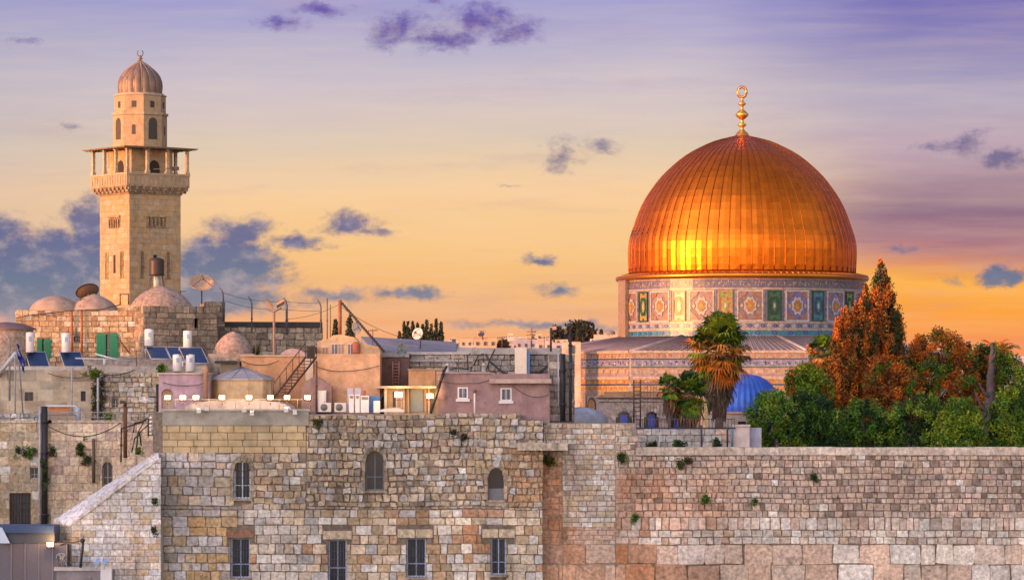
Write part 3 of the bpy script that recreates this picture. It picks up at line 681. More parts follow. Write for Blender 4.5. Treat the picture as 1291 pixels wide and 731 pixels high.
# drum
RD = 152.5 * k_
class Cyl:
    def __init__(s, r, a): s.r = r; s.a = a
    def __call__(s, u, v, n=0.0):
        a = s.a + u / s.r - math.pi / 2; r = s.r + n; return (SX + r * math.cos(a), YD + r * math.sin(a), v)
def plate(mb, fr, pts, n, col, th=.03, sub=True):
    """flat shape standing a little proud of a (curved) face"""
    mb.add([fr(u, v, n) for u, v in pts] + [fr(u, v, n + th) for u, v in pts], [(i, (i + 1) % len(pts), (i + 1) % len(pts) + len(pts), i + len(pts)) for i in range(len(pts))] + [tuple(range(len(pts), 2 * len(pts)))], col)
def rect(a, b, c_, d): return [(a, c_), (b, c_), (b, d), (a, d)]
TC = dict(cream=(0.300, 0.242, 0.193), pink=(0.290, 0.174, 0.126), orange=(0.300, 0.126, 0.029), blue=(0.029, 0.058, 0.203), teal=(0.020, 0.154, 0.184), sky=(0.039, 0.169, 0.290), green=(0.024, 0.097, 0.034), lime=(0.145, 0.232, 0.029), dgreen=(0.009, 0.044, 0.024), white=(0.348, 0.329, 0.300), gold=(0.339, 0.184, 0.034), navy=(0.015, 0.024, 0.082), lav=(0.174, 0.165, 0.242))
q = MB()
q.lathe(SX, YD, [(RD, zd(470)), (RD, zd(354))], (.15, .14, .20), 96)
drum = q.build('drum', 'tile', shr)
q = MB(); cy = Cyl(RD, 0); CIRC = 2 * math.pi * RD
def band(mb, fr, u0, u1, p0, p1, col, n=.0, th=.05, step=1.2, zf=zd):
    nseg = max(1, int(abs(u1 - u0) / step))
    for i in range(nseg):
        a, b = u0 + (u1 - u0) * i / nseg, u0 + (u1 - u0) * (i + 1) / nseg
        plate(mb, fr, rect(a, b, zf(p1), zf(p0)), n, col, th)
def motif_band(mb, fr, u0, u1, p0, p1, bgc, cols, pitch, n, zf=zd, kind='loop'):
    band(mb, fr, u0, u1, p0, p1, bgc, n, .03, 1.2, zf)
    u = u0 + pitch * .1; i = 0; h = zf(p0) - zf(p1); zb = zf(p1)
    while u + pitch * .8 < u1:
        cc_ = cols[i % len(cols)]; m_ = u + pitch * .4; w_ = pitch * .4
        if kind == 'loop':
            plate(mb, fr, [(m_ - w_, zb + h * .5), (m_ - w_ * .5, zb + h * .15), (m_ + w_ * .5, zb + h * .15), (m_ + w_, zb + h * .5), (m_ + w_ * .5, zb + h * .85), (m_ - w_ * .5, zb + h * .85)], n + .032, jc(cc_), .02)
            plate(mb, fr, [(m_ - w_ * .4, zb + h * .5), (m_, zb + h * .3), (m_ + w_ * .4, zb + h * .5), (m_, zb + h * .7)], n + .056, bgc, .01)
        elif kind == 'square':
            plate(mb, fr, rect(m_ - w_, m_ + w_, zb + h * .12, zb + h * .88), n + .032, cols[0], .03); plate(mb, fr, rect(m_ - w_ * .75, m_ + w_ * .75, zb + h * .25, zb + h * .75), n + .066, jc(cols[1]), .012)
        elif kind == 'script':
            for k in range(3):
                x = u + pitch * random.uniform(0, .8); z_ = zb + h * random.uniform(.1, .6); a, b = random.choice(((.10, .5), (.4, .12), (.25, .3)))
                plate(mb, fr, rect(x, x + pitch * a, z_, min(zb + h * .92, z_ + h * b)), n + .032 + k * .006, jc(random.choice(cols)), .01)
        u += pitch; i += 1
motif_band(q, cy, -CIRC * .29, CIRC * .29, 357, 367, (.10, .09, .15), [TC['cream'], (.30, .18, .10), (.30, .18, .10)], .42, .01, kind='script')
band(q, cy, -CIRC * .29, CIRC * .29, 354.5, 357, TC['cream'], .01, .06)
band(q, cy, -CIRC * .29, CIRC * .29, 367, 369.5, TC['cream'], .01, .08)
band(q, cy, -CIRC * .29, CIRC * .29, 408, 410.5, TC['cream'], .01, .08)
motif_band(q, cy, -CIRC * .29, CIRC * .29, 410.5, 416, TC['lav'], [TC['white'], TC['blue']], .6, .01)
band(q, cy, -CIRC * .29, CIRC * .29, 416, 419, TC['cream'], .01, .08)
motif_band(q, cy, -CIRC * .29, CIRC * .29, 419, 425, TC['sky'], [TC['teal'], TC['blue']], .8, .01)
band(q, cy, -CIRC * .29, CIRC * .29, 425, 428, TC['cream'], .01, .10)
q.build('tile_band', 'tile', drum)
def mosaic(mb, fr, w_, p0, p1, n, field, frame, star, corner, dots, zf=zd):
    z0, z1 = zf(p1), zf(p0); h = z1 - z0; zc = (z0 + z1) / 2; f_ = .13
    for r_ in (rect(-w_, w_, z0, z0 + f_), rect(-w_, w_, z1 - f_, z1), rect(-w_, -w_ + f_, z0 + f_, z1 - f_), rect(w_ - f_, w_, z0 + f_, z1 - f_)): plate(mb, fr, r_, n, frame, .10)
    plate(mb, fr, rect(-w_ + f_, w_ - f_, z0 + f_, z1 - f_), n, field, .03)
    a, b = w_ - f_, h / 2 - f_
    for sx_ in (-1, 1):
        for sz in (-1, 1): plate(mb, fr, [(sx_ * a, zc + sz * b), (sx_ * a * .25, zc + sz * b), (sx_ * a * .45, zc + sz * b * .72), (sx_ * a * .7, zc + sz * b * .62), (sx_ * a, zc + sz * b * .35)][::sx_ * sz], n + .033, jc(corner), .02)
    ring = [(.62 * math.cos(t) * (1 if i % 2 else .78), .70 * math.sin(t) * (1 if i % 2 else .78)) for i, t in [(i, 2 * math.pi * i / 16) for i in range(16)]]
    plate(mb, fr, [(x * a, zc + z_ * b) for x, z_ in ring], n + .034, frame, .02)
    plate(mb, fr, [(x * a * .72, zc + z_ * b * .68) for x, z_ in ring], n + .058, jc(star), .015)
    plate(mb, fr, [(x * a * .32, zc + z_ * b * .3) for x, z_ in ring], n + .076, dots, .012)
ph = R(11.25)                                 # a window sits at -56,-34,-11,11,34,56 degrees
for i in range(16):
    aw = ph + R(22.5) * i; fw = Cyl(RD, aw); dg = ((math.degrees(aw) + 180) % 360) - 180
    q = MB(); style = {(-56): ('green', 'gold'), (-34): ('dgreen', 'cream'), (-11): ('orange', 'lime'), 11: ('dgreen', 'green'), 34: ('blue', 'teal'), 56: ('green', 'lime')}.get(min((-56, -34, -11, 11, 34, 56), key=lambda s: abs(s - dg)), ('green', 'gold'))
    mosaic(q, fw, .68, 370.5, 407.5, .02, TC[style[0]], TC['dgreen'] if style[0] != 'orange' else TC['gold'], TC[style[1]], TC[style[1]], TC['white'])
    for zz in (376, 402): plate(q, fw, rect(-.45, .45, zd(zz + 1.5), zd(zz - 1.5)), .055, TC[style[1]], .02)
    q.build('tiled_window', 'tile', drum)
    fp = Cyl(RD, aw + R(11.25)); dg2 = dg + 11.25; q = MB()
    shade_side = 18 < dg2 < 90  # right-hand panels get bluish shade put into their tile colours
    mosaic(q, fp, 1.22, 370, 408, .02, (.20, .12, .11) if not shade_side else (.14, .12, .24), TC['white'] if not shade_side else (.34, .33, .42), TC['orange'], (.24, .12, .08), TC['gold'])
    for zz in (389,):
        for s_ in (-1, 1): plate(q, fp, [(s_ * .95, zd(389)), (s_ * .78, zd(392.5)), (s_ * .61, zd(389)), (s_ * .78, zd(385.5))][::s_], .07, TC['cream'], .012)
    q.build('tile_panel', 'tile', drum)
    for s_ in (-1, 1):
        q = MB()
        for k in range(9): plate(q, fw, rect(s_ * 1.02 - .12, s_ * 1.02 + .12, zd(407 - k * 4.1), zd(403.3 - k * 4.1)), .02, jc((.14, .14, .22) if k % 2 else (.25, .17, .12), .2), .04)
        q.build('border_strip', 'tile', drum)
for dgp in (-76, 104, 194, 14):               # four shallow piers at the quarters
    if dgp == 14: continue
    fp = Cyl(RD, R(dgp)); q = MB(); plate(q, fp, rect(-1.2, 1.2, zd(426), zd(354)), .1, (.26, .17, .11), .35); q.build('pier', 'tile', drum)
# octagon
OA = R(-9.9); OR = 298 * 322 / F; INR = OR * math.cos(math.pi / 8)
def zo(py): return Z(py, 323.0)
corners = [(SX + OR * math.sin(OA + R(22.5) + R(45) * i), YD - OR * math.cos(OA + R(22.5) + R(45) * i)) for i in range(8)]
q = MB(); zt = zo(441.5)
for i in range(8):
    a, b = corners[i], corners[(i + 1) % 8]; q.add([(a[0], a[1], 15), (b[0], b[1], 15), (b[0], b[1], zt), (a[0], a[1], zt)], [(0, 1, 2, 3)], (.30, .25, .22))
body = q.build('octagon_wall', 'tile', shr)
def sof(py): return py
for i in (-2, -1, 0, 1):
    a, b = corners[(i - 1) % 8], corners[i % 8]
    ang = math.degrees(math.atan2(b[1] - a[1], b[0] - a[0])); L = math.hypot(b[0] - a[0], b[1] - a[1])
    ff = Fr(a[0], a[1], ang); q = MB(); e = .12
    motif_band(q, ff, e, L - e, 444.5, 451, TC['cream'], [TC['orange'], TC['pink']], .55, .01, zo); band(q, ff, -.05, L + .05, 441.2, 444.5, (.36, .26, .21), .01, .22, 2, zo)
    motif_band(q, ff, e, L - e, 452.5, 461.5, TC['lav'], [TC['white'], TC['blue'], TC['navy']], .55, .01, zo, 'script'); band(q, ff, e, L - e, 451, 452.5, TC['navy'], .01, .07, 2, zo); band(q, ff, e, L - e, 461.5, 463, TC['green'], .01, .06, 2, zo)
    motif_band(q, ff, e, L - e, 463.5, 472, (.28, .20, .16), [TC['pink'], TC['cream']], 1.12, .01, zo, 'square')
    band(q, ff, e, L - e, 472, 474, TC['lav'], .01, .06, 2, zo); band(q, ff, 0, L, 474, 478, (.34, .25, .19), .01, .16, 2, zo)
    motif_band(q, ff, e, L - e, 478, 483.5, TC['gold'], [TC['cream'], TC['orange']], .6, .01, zo); band(q, ff, e, L - e, 483.5, 485.5, TC['navy'], .01, .05, 2, zo)
    motif_band(q, ff, e, L - e, 485.5, 492.5, TC['cream'], [TC['gold'], TC['orange']], .8, .01, zo, 'square')
    q.build('tile_band', 'tile', body)
    q = MB(); nb = 7; pw = L / nb
    for j in range(nb):
        u0 = pw * j; m_ = u0 + pw / 2
        fcl = TC['lime'] if (i == -1 and j in (6,)) or (i == 0 and j in (0, 3)) else (.24, .19, .17)
        q.fbox(ff, u0 + .02, u0 + .32, 15, zo(492.6), .01, .12, fcl); q.fbox(ff, u0 + pw - .32, u0 + pw - .02, 15, zo(492.6), .01, .12, fcl); q.fbox(ff, u0 + .32, u0 + pw - .32, zo(497), zo(492.6), .01, .12, fcl)
        plate(q, ff, rect(u0 + .35, u0 + pw - .35, 15.2, zo(498)), .01, TC['cream'], .03)
        w_ = pw * .28; zs = zo(512)
        plate(q, ff, [(m_ - w_, 15.2)] + [(m_ - w_ * math.cos(math.pi * k / 10), zs + w_ * 1.25 * math.sin(math.pi * k / 10)) for k in range(11)] + [(m_ + w_, 15.2)], .05, TC['navy'], .03)
        w_ *= .78; plate(q, ff, [(m_ - w_, 15.2)] + [(m_ - w_ * math.cos(math.pi * k / 10), zs + w_ * 1.2 * math.sin(math.pi * k / 10)) for k in range(11)] + [(m_ + w_, 15.2)], .09, TC['gold'], .02)
        w_ *= .6; plate(q, ff, rect(m_ - w_, m_ + w_, 15.2, zo(515)), .12, TC['white'], .02)
    q.build('arch_bay', 'tile', body)
q = MB()                                      # lead roof with standing seams and hips
zr0, zr1 = zo(443.5), zd(427)
for i in range(8):
    a, b = corners[(i - 1) % 8], corners[i % 8]; n = 30
    for j in range(n):
        s0, s1 = j / n, (j + 1) / n
        A = Vector((a[0], a[1], zr0)).lerp(Vector((b[0], b[1], zr0)), s0); B = Vector((a[0], a[1], zr0)).lerp(Vector((b[0], b[1], zr0)), s1)
        a_in = OA + R(22.5) + R(45) * (i - 1); ra = a_in + R(45) * s0; rb = a_in + R(45) * s1; ri = RD * 1.002
        A2 = Vector((SX + ri * math.sin(ra), YD - ri * math.cos(ra), zr1)); B2 = Vector((SX + ri * math.sin(rb), YD - ri * math.cos(rb), zr1))
        q.add([tuple(A), tuple(B), tuple(B2), tuple(A2)], [(0, 1, 2, 3)], jc((.46, .38, .36), .05))
        q.tube([tuple(A + Vector((0, 0, .06))), tuple(A2 + Vector((0, 0, .06)))], .10 if j else .2, (.26, .20, .20) if j else (.42, .35, .33), 4)
q.build('lead_roof', 'lead', shr)

# ================================================================== minaret (axis near Y=250)
YN = 250.0; kN = YN / F; MA = 36.0
zm = lambda py: Z(py, YN)
S2 = 74 * kN / 2                              # half side of the shaft
cornX = X(163, YN - 2.5)                      # near corner of the shaft
def rot(u, v): a = R(MA); return (u * math.cos(a) - v * math.sin(a), u * math.sin(a) + v * math.cos(a))
cx_, cy_ = rot(S2, S2); MX = cornX + cx_ - 0.0; MX = X(163, 247.5) - rot(-S2, -S2)[0]; MY = 247.5 - rot(-S2, -S2)[1]
mn = thing('minaret', 'tall square stone minaret with a roofed gallery and ribbed dome, sunlit on its left face', 'minaret', (MX, MY, 20))
def msq(h):                                   # square of half side h
    return [(MX + rot(a, b)[0], MY + rot(a, b)[1]) for a, b in ((-h, -h), (h, -h), (h, h), (-h, h))]
def sqbox(mb, h, p0, p1, col, h1=None):
    a = msq(h); b = msq(h1 if h1 else h); z0, z1 = zm(p1), zm(p0)
    v = [(x, y, z0) for x, y in a] + [(x, y, z1) for x, y in b]
    mb.add(v, [(0, 1, 5, 4), (1, 2, 6, 5), (2, 3, 7, 6), (3, 0, 4, 7), (3, 2, 1, 0), (4, 5, 6, 7)], col)
def face(i, h):                               # frame of one face (0: right-front, 1: left-front, 2,3 behind) with u=0 in its middle
    ang = MA + (-90 if i == 1 else 90 * (i if i != 3 else 1) if i else 0)
    ang = {0: MA, 1: MA - 90, 2: MA + 90, 3: MA + 180}[i]; a = R(ang); return Fr(MX + h * math.sin(a), MY - h * math.cos(a), ang)
LIME = (.45, .30, .16)
mcol = lambda u, v: lerp(pick([(LIME, 5), ((.41, .30, .185), 3), ((.47, .345, .22), 2), ((.38, .27, .17), 1)]), (.30, .22, .15), .2 * sst(.1, .5, nz(u, v, .4, 8)))
q = MB(); sqbox(q, S2, 246, 470, (.30, .24, .17))
for i in range(4): stones(q, face(i, S2), -S2 - .02, S2 + .02, zm(430), zm(246), (.36, .42), (.45, .95), mcol, [(-.14, .14, zm(345), zm(322), 0)] , None, (.008, .012), .008, .003, vary=.06)
shaft = q.build('shaft', 'ashlar', mn)
for i in (0, 1):
    ff = face(i, S2); q = MB(); q.fbox(ff, -.14, .14, zm(345), zm(322), .003, .01, (.03, .025, .02)); q.build('slit_window', 'iron', shaft)
    for sx_ in (-1.05, 1.05):
        q = MB(); u = sx_; q.fbox(ff, u - .2, u - .12, zm(352), zm(318), .02, .07, LIME); q.fbox(ff, u + .12, u + .2, zm(352), zm(318), .02, .07, LIME); q.fbox(ff, u - .12, u + .12, zm(352), zm(318), .015, .03, (.22, .17, .12)); q.build('carved_niche', 'stone', shaft)
    q = MB()
    for k in range(5): u = -.62 + k * .31; q.fbox(ff, u - .07, u + .07, zm(288), zm(277), .02, .12, (.34, .24, .15)); q.fbox(ff, u + .09, u + .22, zm(286), zm(275), .015, .028, (.20, .15, .11))
    q.fbox(ff, -.80, .85, zm(275), zm(272.5), .02, .14, LIME)
    q.build('stepped_hood', 'stone', shaft)
q = MB()                                      # corbelled gallery: stepped corbels
for k in range(4): sqbox(q, S2 + .06 + .10 * k, 247 - k * 2.6 - 2.6, 247 - k * 2.6, jc((.36, .26, .17), .05), S2 + .12 + .10 * k)
HG = S2 + .46
for i in range(4):
    ff = face(i, S2)
    for j in range(9):
        u = -HG + .25 + (2 * HG - .5) * j / 8
        q.fbox(ff, u - .10, u + .10, zm(241.5), zm(237.6), .02, .44, (.34, .24, .15)); q.fbox(ff, u - .09, u + .09, zm(244.5), zm(241.5) - .003, .02, .30, (.38, .30, .21))
sqbox(q, HG, 235.6, 237.6, (.40, .29, .18))
q.build('corbels', 'stone', mn)
q = MB()                                      # balcony parapet with slotted panels
for i in range(4):
    ff = face(i, HG); q.fbox(ff, -HG, HG - .14, zm(235.6), zm(223), -.14, 0, (.40, .29, .18)); q.fbox(ff, -HG - .04, HG - .1, zm(223) + .002, zm(220.5), -.2, .05, (.43, .32, .21))
    for j in range(14): u = -HG + .2 + (2 * HG - .4) * j / 13; q.fbox(ff, u - .045, u + .045, zm(234.5), zm(224), .003, .045 , (.43, .32, .21)); 
q.build('balcony_parapet', 'ashlar', mn)
HC = 1.66
q = MB(); sqbox(q, HC, 190, 235.6, (.34, .27, .19))
for i in range(4): stones(q, face(i, HC), -HC, HC, zm(235), zm(190), (.36, .42), (.45, .8), mcol, (), None, (.008, .012), .008, .003, vary=.06)
cor = q.build('gallery_core', 'ashlar', mn)
for i, du in ((0, .15), (1, .2)):
    ff = face(i, HC); q = MB(); w_ = .42
    plate(q, ff, [(du - w_, zm(235))] + [(du - w_ * math.cos(math.pi * k / 8), zm(213) + w_ * 1.3 * math.sin(math.pi * k / 8)) for k in range(9)] + [(du + w_, zm(235))], .02, (.03, .025, .02), .03); q.build('doorway', 'iron', cor)
for i in range(4):
    ff = face(i, HG - .12)
    for j in range(3):
        u = -HG + .12 + (2 * HG - .24) * j / 3
        q = MB(); q.fbox(ff, u - .10, u + .10, zm(222), zm(190.5), -.1, .1, (.50, .38, .25)); q.fbox(ff, u - .15, u + .15, zm(191.5), zm(189.6), -.15, .15, (.5, .38, .25)); q.fbox(ff, u - .14, u + .14, zm(220.4) + .002, zm(217), -.14, .14, (.5, .38, .25)); q.build('column', 'stone', mn)
HK = 2.98
q = MB(); sqbox(q, HK - .05, 188.3, 189.6, (.34, .24, .15), HK); sqbox(q, HK, 185.2, 188.3 - .05, (.22, .17, .13), HC * .8); q.build('canopy_roof', 'lead', mn)
q = MB()
for i in range(4):
    ff = face(i, HK)
    for j in range(13): u = -HK + .3 + (2 * HK - .6) * j / 12; q.fbox(ff, u - .05, u + .05, zm(190.3), zm(189.6) - .002, -1.2, -.08, (.3, .2, .12))
q.build('rafters', 'stone', mn)
def octa(mb, r, p0, p1, col, r1=None, cap=True): mb.lathe(MX, MY, [(r, zm(p1)), (r1 or r, zm(p0))], col, 8, R(MA + 22.5), False, 1.0, cap)
q = MB(); r8 = 33.5 * kN / math.cos(R(11)); octa(q, r8, 144, 186, (.40, .28, .17)); up1 = q.build('upper_octagon', 'ashlar', mn)
q = MB(); octa(q, r8 * 1.05, 143, 146, (.42, .31, .2)); octa(q, r8 * .955, 121.5, 143, (.40, .28, .17)); octa(q, r8 * .99, 120, 121.5, (.43, .32, .21)); q.lathe(MX, MY, [(28.5 * kN, zm(122)), (30 * kN, zm(120)), (30 * kN, zm(118.4)), (27 * kN, zm(118))], (.36, .30, .26), 24); up2 = q.build('lantern', 'ashlar', mn)
for par, r_, p0, p1, w_ in ((up1, r8, 153, 177, .34), (up2, r8 * .955, 129, 137, .16)):
    for i in range(8):
        ang = MA + 45 * i; a = R(ang); ap = r_ * math.cos(R(22.5)); ff = Fr(MX + ap * math.sin(a), MY - ap * math.cos(a), ang); q = MB()
        if par is up1:
            w2 = w_ if i % 2 == 0 else .13
            if i % 2: p0_, p1_ = 158, 171
            else: p0_, p1_ = p0, p1
            q.fbox(ff, -w2, w2, zm(p1_), zm(p0_ + 3), .003, .02, (.07, .055, .045)); plate(q, ff, [(w2 * math.cos(math.pi * k / 8), zm(p0_ + 3) + .002 + w2 * math.sin(math.pi * k / 8)) for k in range(9)], .003, (.07, .055, .045), .017)
        else: q.fbox(ff, -w_, w_, zm(p1), zm(p0), .003, .02, (.06, .045, .04))
        q.build('window', 'iron', par)
q = MB(); NRB = 16; dp = [(118.4, 27.2), (110, 28), (103, 27.4), (97, 25.2), (92, 22), (88, 18), (84.5, 13.5), (81, 8.5), (78.5, 4), (76, 1.2)]
seg = NRB * 6
for i in range(len(dp)): pass
vs = []
for (py, r) in dp:
    for k in range(seg):
        a = 2 * math.pi * k / seg; rr = r * kN * (1 - .055 + .075 * abs(math.cos(NRB * a / 2)) ** .6); vs.append((MX + rr * math.cos(a), MY + rr * math.sin(a), zm(py)))
q.add(vs, [(i * seg + k, i * seg + (k + 1) % seg, (i + 1) * seg + (k + 1) % seg, (i + 1) * seg + k) for i in range(len(dp) - 1) for k in range(seg)], (.21, .145, .11), True)
md = q.build('ribbed_dome', 'lead', mn)
q = MB()
for k in range(NRB):
    a = 2 * math.pi * (k + .5) / NRB; q.tube([(MX + (r * kN * .95) * math.cos(a), MY + (r * kN * .95) * math.sin(a), zm(py)) for py, r in dp], .055, (.42, .28, .18), 4)
q.build('dome_ribs', 'lead', md)
q = MB(); q.lathe(MX, MY, [(.12, zm(78)), (.07, zm(75)), (.2, zm(73.6)), (.07, zm(72)), (.14, zm(71)), (.05, zm(70)), (.04, zm(69))], (.2, .15, .12), 10)
q.tube([(MX + .2 * math.sin(a), MY, zm(66.8) - .24 * math.cos(a)) for a in [-2.5 + 5 * i / 14 for i in range(15)]], .035, (.15, .12, .1), 5); q.build('crescent_finial', 'iron', mn)
for (px, py) in ((222.5, 212.5),):
    x, y, z = W3(px, py, 247); q = MB(); q.prism([(x - .2, y, z - .12), (x + .16, y, z - .12), (x + .16, y, z + .12), (x - .2, y, z + .12)], (0, .25, 0), (.06, .05, .05)); q.prism([(x - .32, y - .03, z - .17), (x - .2, y + .02, z - .1), (x - .2, y + .02, z + .1), (x - .32, y - .03, z + .17)], (0, .3, 0), (.08, .07, .06)); q.tube([(x + .16, y + .1, z), (MX + 1.2, y + .8, z)], .03, (.1, .1, .1), 5)
    tag(q.build('loudspeaker', 'iron'), 'small black loudspeaker hanging in the minaret gallery', 'loudspeaker')
# ================================================================== upper left: domed stone houses
def simple_house(name, label, px0, px1, py0, py1, Y, depth, colf, ch, cw, mt='stone', ang=0.0, holes=(), dep=(.015, .04), jit=.05, bcol=(.25, .2, .15), roof=(.42, .37, .32), cat='house', zb=None, gap=.012, wd=None, top=None, sides=True):
    """house whose front spans px0..px1 (measured at its left edge's distance) and rows py0..py1; its mass goes down to zb"""
    x0 = X(px0, Y); L = wd or (X(px1, Y) - x0) / math.cos(R(ang)); fr = Fr(x0, Y, ang); q = MB()
    z1, z0 = Z(py0, Y), Z(py1, Y); zb = z0 - 3 if zb is None else zb
    hs = [(a - x0, b - x0, p, s, ar) for (a, b, p, s, ar) in holes]
    backing(q, fr, 0, L, zb, z1, hs, bcol, .35)
    if ch: stones(q, fr, 0, L, z0, z1, ch, cw, colf, hs, top, dep, jit, gap, wob=.05)
    core(q, fr, 0, L, zb, z1, depth, roof, roof)
    if ch and sides:                                  # the flank on the right
        fs = Fr(*fr(L, 0)[:2], ang + 90); stones(q, fs, 0, depth, z0, z1, ch, cw, colf, (), None, dep, jit, gap)
        fs = Fr(*fr(0, 0, -depth)[:2], ang - 90); stones(q, fs, 0, depth, z0, z1, ch, cw, colf, (), None, dep, jit, gap)
    o = q.build(name, mt); tag(o, label, cat); return o, fr, hs
OCH = (.52, .38, .23)
def och(u, v):
    b = pick([(OCH, 5), (CREAM, 3), ((.46, .30, .17), 2), ((.36, .24, .15), 1), (WHT, .4)]); return lerp(b, (.22, .17, .12), .4 * sst(.15, .5, nz(u, v, .7, 6)))
YU = 235.0
hl = [hpx(47, 63, 427, 452, YU), hpx(124, 148, 420, 452, YU), hpx(93, 101, 424, 431, YU)]
h1, fr1, hs1 = simple_house('domed_house', 'sunlit ochre stone house with green shutters below the minaret', 20, 182, 391, 470, YU, 12, och, (.30, .42), (.35, .75), holes=hl, top=lambda u: Z(391, YU) + .25 * nz(u, 0, .9))
for h in hs1[:2]:
    o = window(h1, fr1, h, 'frame', .3, (.5, .42, .33)); wd = h[1] - h[0]
    for sgn, (a, b) in enumerate(((h[0] - (.0 if wd < 1 else .12), h[0] + wd * .40), (h[1] - wd * .40, h[1] + .05))):
        q = MB(); q.fbox(fr1, a, b, h[2] + .03, h[3] - .02, .05, .09, (.015, .20, .11))
        for k in range(10): zz = h[2] + .1 + (h[3] - h[2] - .2) * k / 10; q.fbox(fr1, a + .05, b - .05, zz, zz + .07, .093, .11, (.012, .16, .09))
        q.build('shutter', 'paint', h1)
window(h1, fr1, hs1[2], 'frame', .25)
def low_dome(name, label, px, py_top, py_base, half, Y, col, seg=28, m='plaster', squat=2.0, tip=0.0):
    q = MB(); x = X(px, Y); r = half * Y / F; z0, z1 = Z(py_base, Y), Z(py_top, Y); H = z1 - z0; pr = [(r, z0 - 2.0), (r, z0)]
    for i in range(1, 11):
        t = i / 10; pr.append((max(.01, r * (math.cos(t * math.pi / 2) ** (1.0 - tip * .0) * (1 - tip) + (1 - t) * tip)), z0 + H * (math.sin(t * math.pi / 2) * (1 - tip) + t * tip)))
    q.lathe(x, Y + r, pr, col, seg)
    return tag(q.build(name, m), label, 'dome', 'old roof domes')
low_dome('roof_dome', 'flat pinkish plaster dome at the far left of the sunlit house roof', 66, 371.5, 389, 33, 237, (.36, .27, .21), tip=.25)
low_dome('roof_dome', 'pointed plaster dome in front of the minaret base, under the brown dish', 115, 369.5, 391, 32, 237, (.38, .28, .22), tip=.45)
low_dome('roof_dome', 'largest stone roof dome carrying the black water tank, right of the minaret corner', 199, 358, 387, 41, 234.5, (.36, .27, .22), tip=.45, m='stone')
t_ = thing('water_tank', 'black ribbed water tank standing on legs on the largest roof dome', 'water tank', W3(197, 360, 236.6))
q = MB(); x, y, z = W3(197.5, 347.5, 236.6); r = .50; H = 1.18
q.lathe(x, y, [(.05, z - .02), (r, z), (r * 1.04, z + .1), (r * .98, z + .2), (r * 1.04, z + .38), (r * .98, z + .5), (r * 1.04, z + .68), (r * .98, z + .8), (r * 1.04, z + .95), (r * .9, z + 1.1), (r * .4, H + z), (.05, z + H + .02)], (.045, .03, .025), 20); q.build('tank', 'paint', t_)
for sx_ in (-1, 1):
    for sy in (-1, 1): q = MB(); q.tube([(x + .35 * sx_, y + .35 * sy, z), (x + .55 * sx_, y + .5 * sy, z - 1.1)], .03, (.1, .09, .09), 5); q.build('leg', 'iron', t_)
q = MB(); q.lathe(x, y, [(.2, z - .9), (.2, z - .05)], (.6, .55, .5), 12, cap=True); q.build('pedestal', 'plaster', t_)
def dish(name, label, px, py, Y, rx, ry, yaw, pitch, col, m='mesh', mast=1.2, dark=None, seg=24):
    """parabolic antenna; yaw>0 looks to the right, pitch>0 looks up"""
    p = Vector(W3(px, py, Y)); t_ = thing(name, label, 'satellite dish', (p.x, p.y, p.z - mast), 'satellite dishes on the roofs')
    a, e = R(yaw), R(pitch); N = Vector((math.sin(a) * math.cos(e), -math.cos(a) * math.cos(e), math.sin(e))); U_ = Vector((math.cos(a), math.sin(a), 0)); V_ = N.cross(U_) * -1
    rr = rx * Y / F; k = ry / rx; q = MB(); vs = []; fs = []
    for s_ in (0, 1):
        for i in range(7):
            r = rr * i / 6
            for j in range(seg):
                b = 2 * math.pi * j / seg; vs.append(tuple(p + U_ * r * math.cos(b) + V_ * r * k * math.sin(b) + N * (.28 * rr * (i / 6) ** 2 - .03 * s_)))
    def f_(s_, i, j): return s_ * 7 * seg + i * seg + j % seg
    for s_ in (0, 1): fs += [(f_(s_, i, j), f_(s_, i, j + 1), f_(s_, i + 1, j + 1), f_(s_, i + 1, j)) for i in range(6) for j in range(seg)]
    fs += [(f_(0, 6, j), f_(0, 6, j + 1), f_(1, 6, j + 1), f_(1, 6, j)) for j in range(seg)]
    q.add(vs, fs, col, True); q.build('reflector', m, t_)
    q = MB(); fp = p + N * rr * .85
    for b in (0.5, 2.6, 4.7): q.tube([tuple(p + U_ * rr * .9 * math.cos(b) + V_ * rr * k * .9 * math.sin(b) + N * .22 * rr), tuple(fp)], .02, (.12, .1, .1), 4)
    q.ball(tuple(fp), .07 + rr * .04, (.15, .13, .13)); q.build('feed_arm', 'iron', t_)
    q = MB(); q.tube([tuple(p - N * .05), tuple(p - N * .2 + Vector((0, 0, -.1))), (p.x - N.x * .2, p.y - N.y * .2, p.z - mast)], .05, (.14, .12, .12), 6); q.build('mast', 'iron', t_)
dish('satellite_dish', 'brown mesh dish lying back behind the pointed roof dome left of the minaret', 111, 370, 240, 15.5, 14, -150, 48, (.20, .12, .07), mast=1.0)
dish('satellite_dish', 'big round mesh dish on a mast right of the minaret base', 254.5, 358, 238, 16.5, 12, 8, 28, (.40, .27, .20), mast=1.35)
dish('satellite_dish', 'cream round dish on the gabled roof, beside the tall slanting mast', 449, 413, 209, 6.8, 8, 30, 5, (.62, .50, .40), 'white', .6)
dish('satellite_dish', 'white dish with a dark blue centre in front of the cypress grove', 527.5, 421, 214, 8, 7.5, -35, 15, (.62, .55, .52), 'white', 1.0)
dish('satellite_dish', 'dark grey dish hanging at the brown wall above the ladder', 507, 441, 206.5, 7.5, 9.5, -20, 5, (.10, .13, .15), 'paint', .5)
dish('satellite_dish', 'small dark blue dish on the sunlit house among the far roofs', 607, 421.5, 226, 4.6, 3.4, -25, 20, (.06, .08, .16), 'paint', .35)
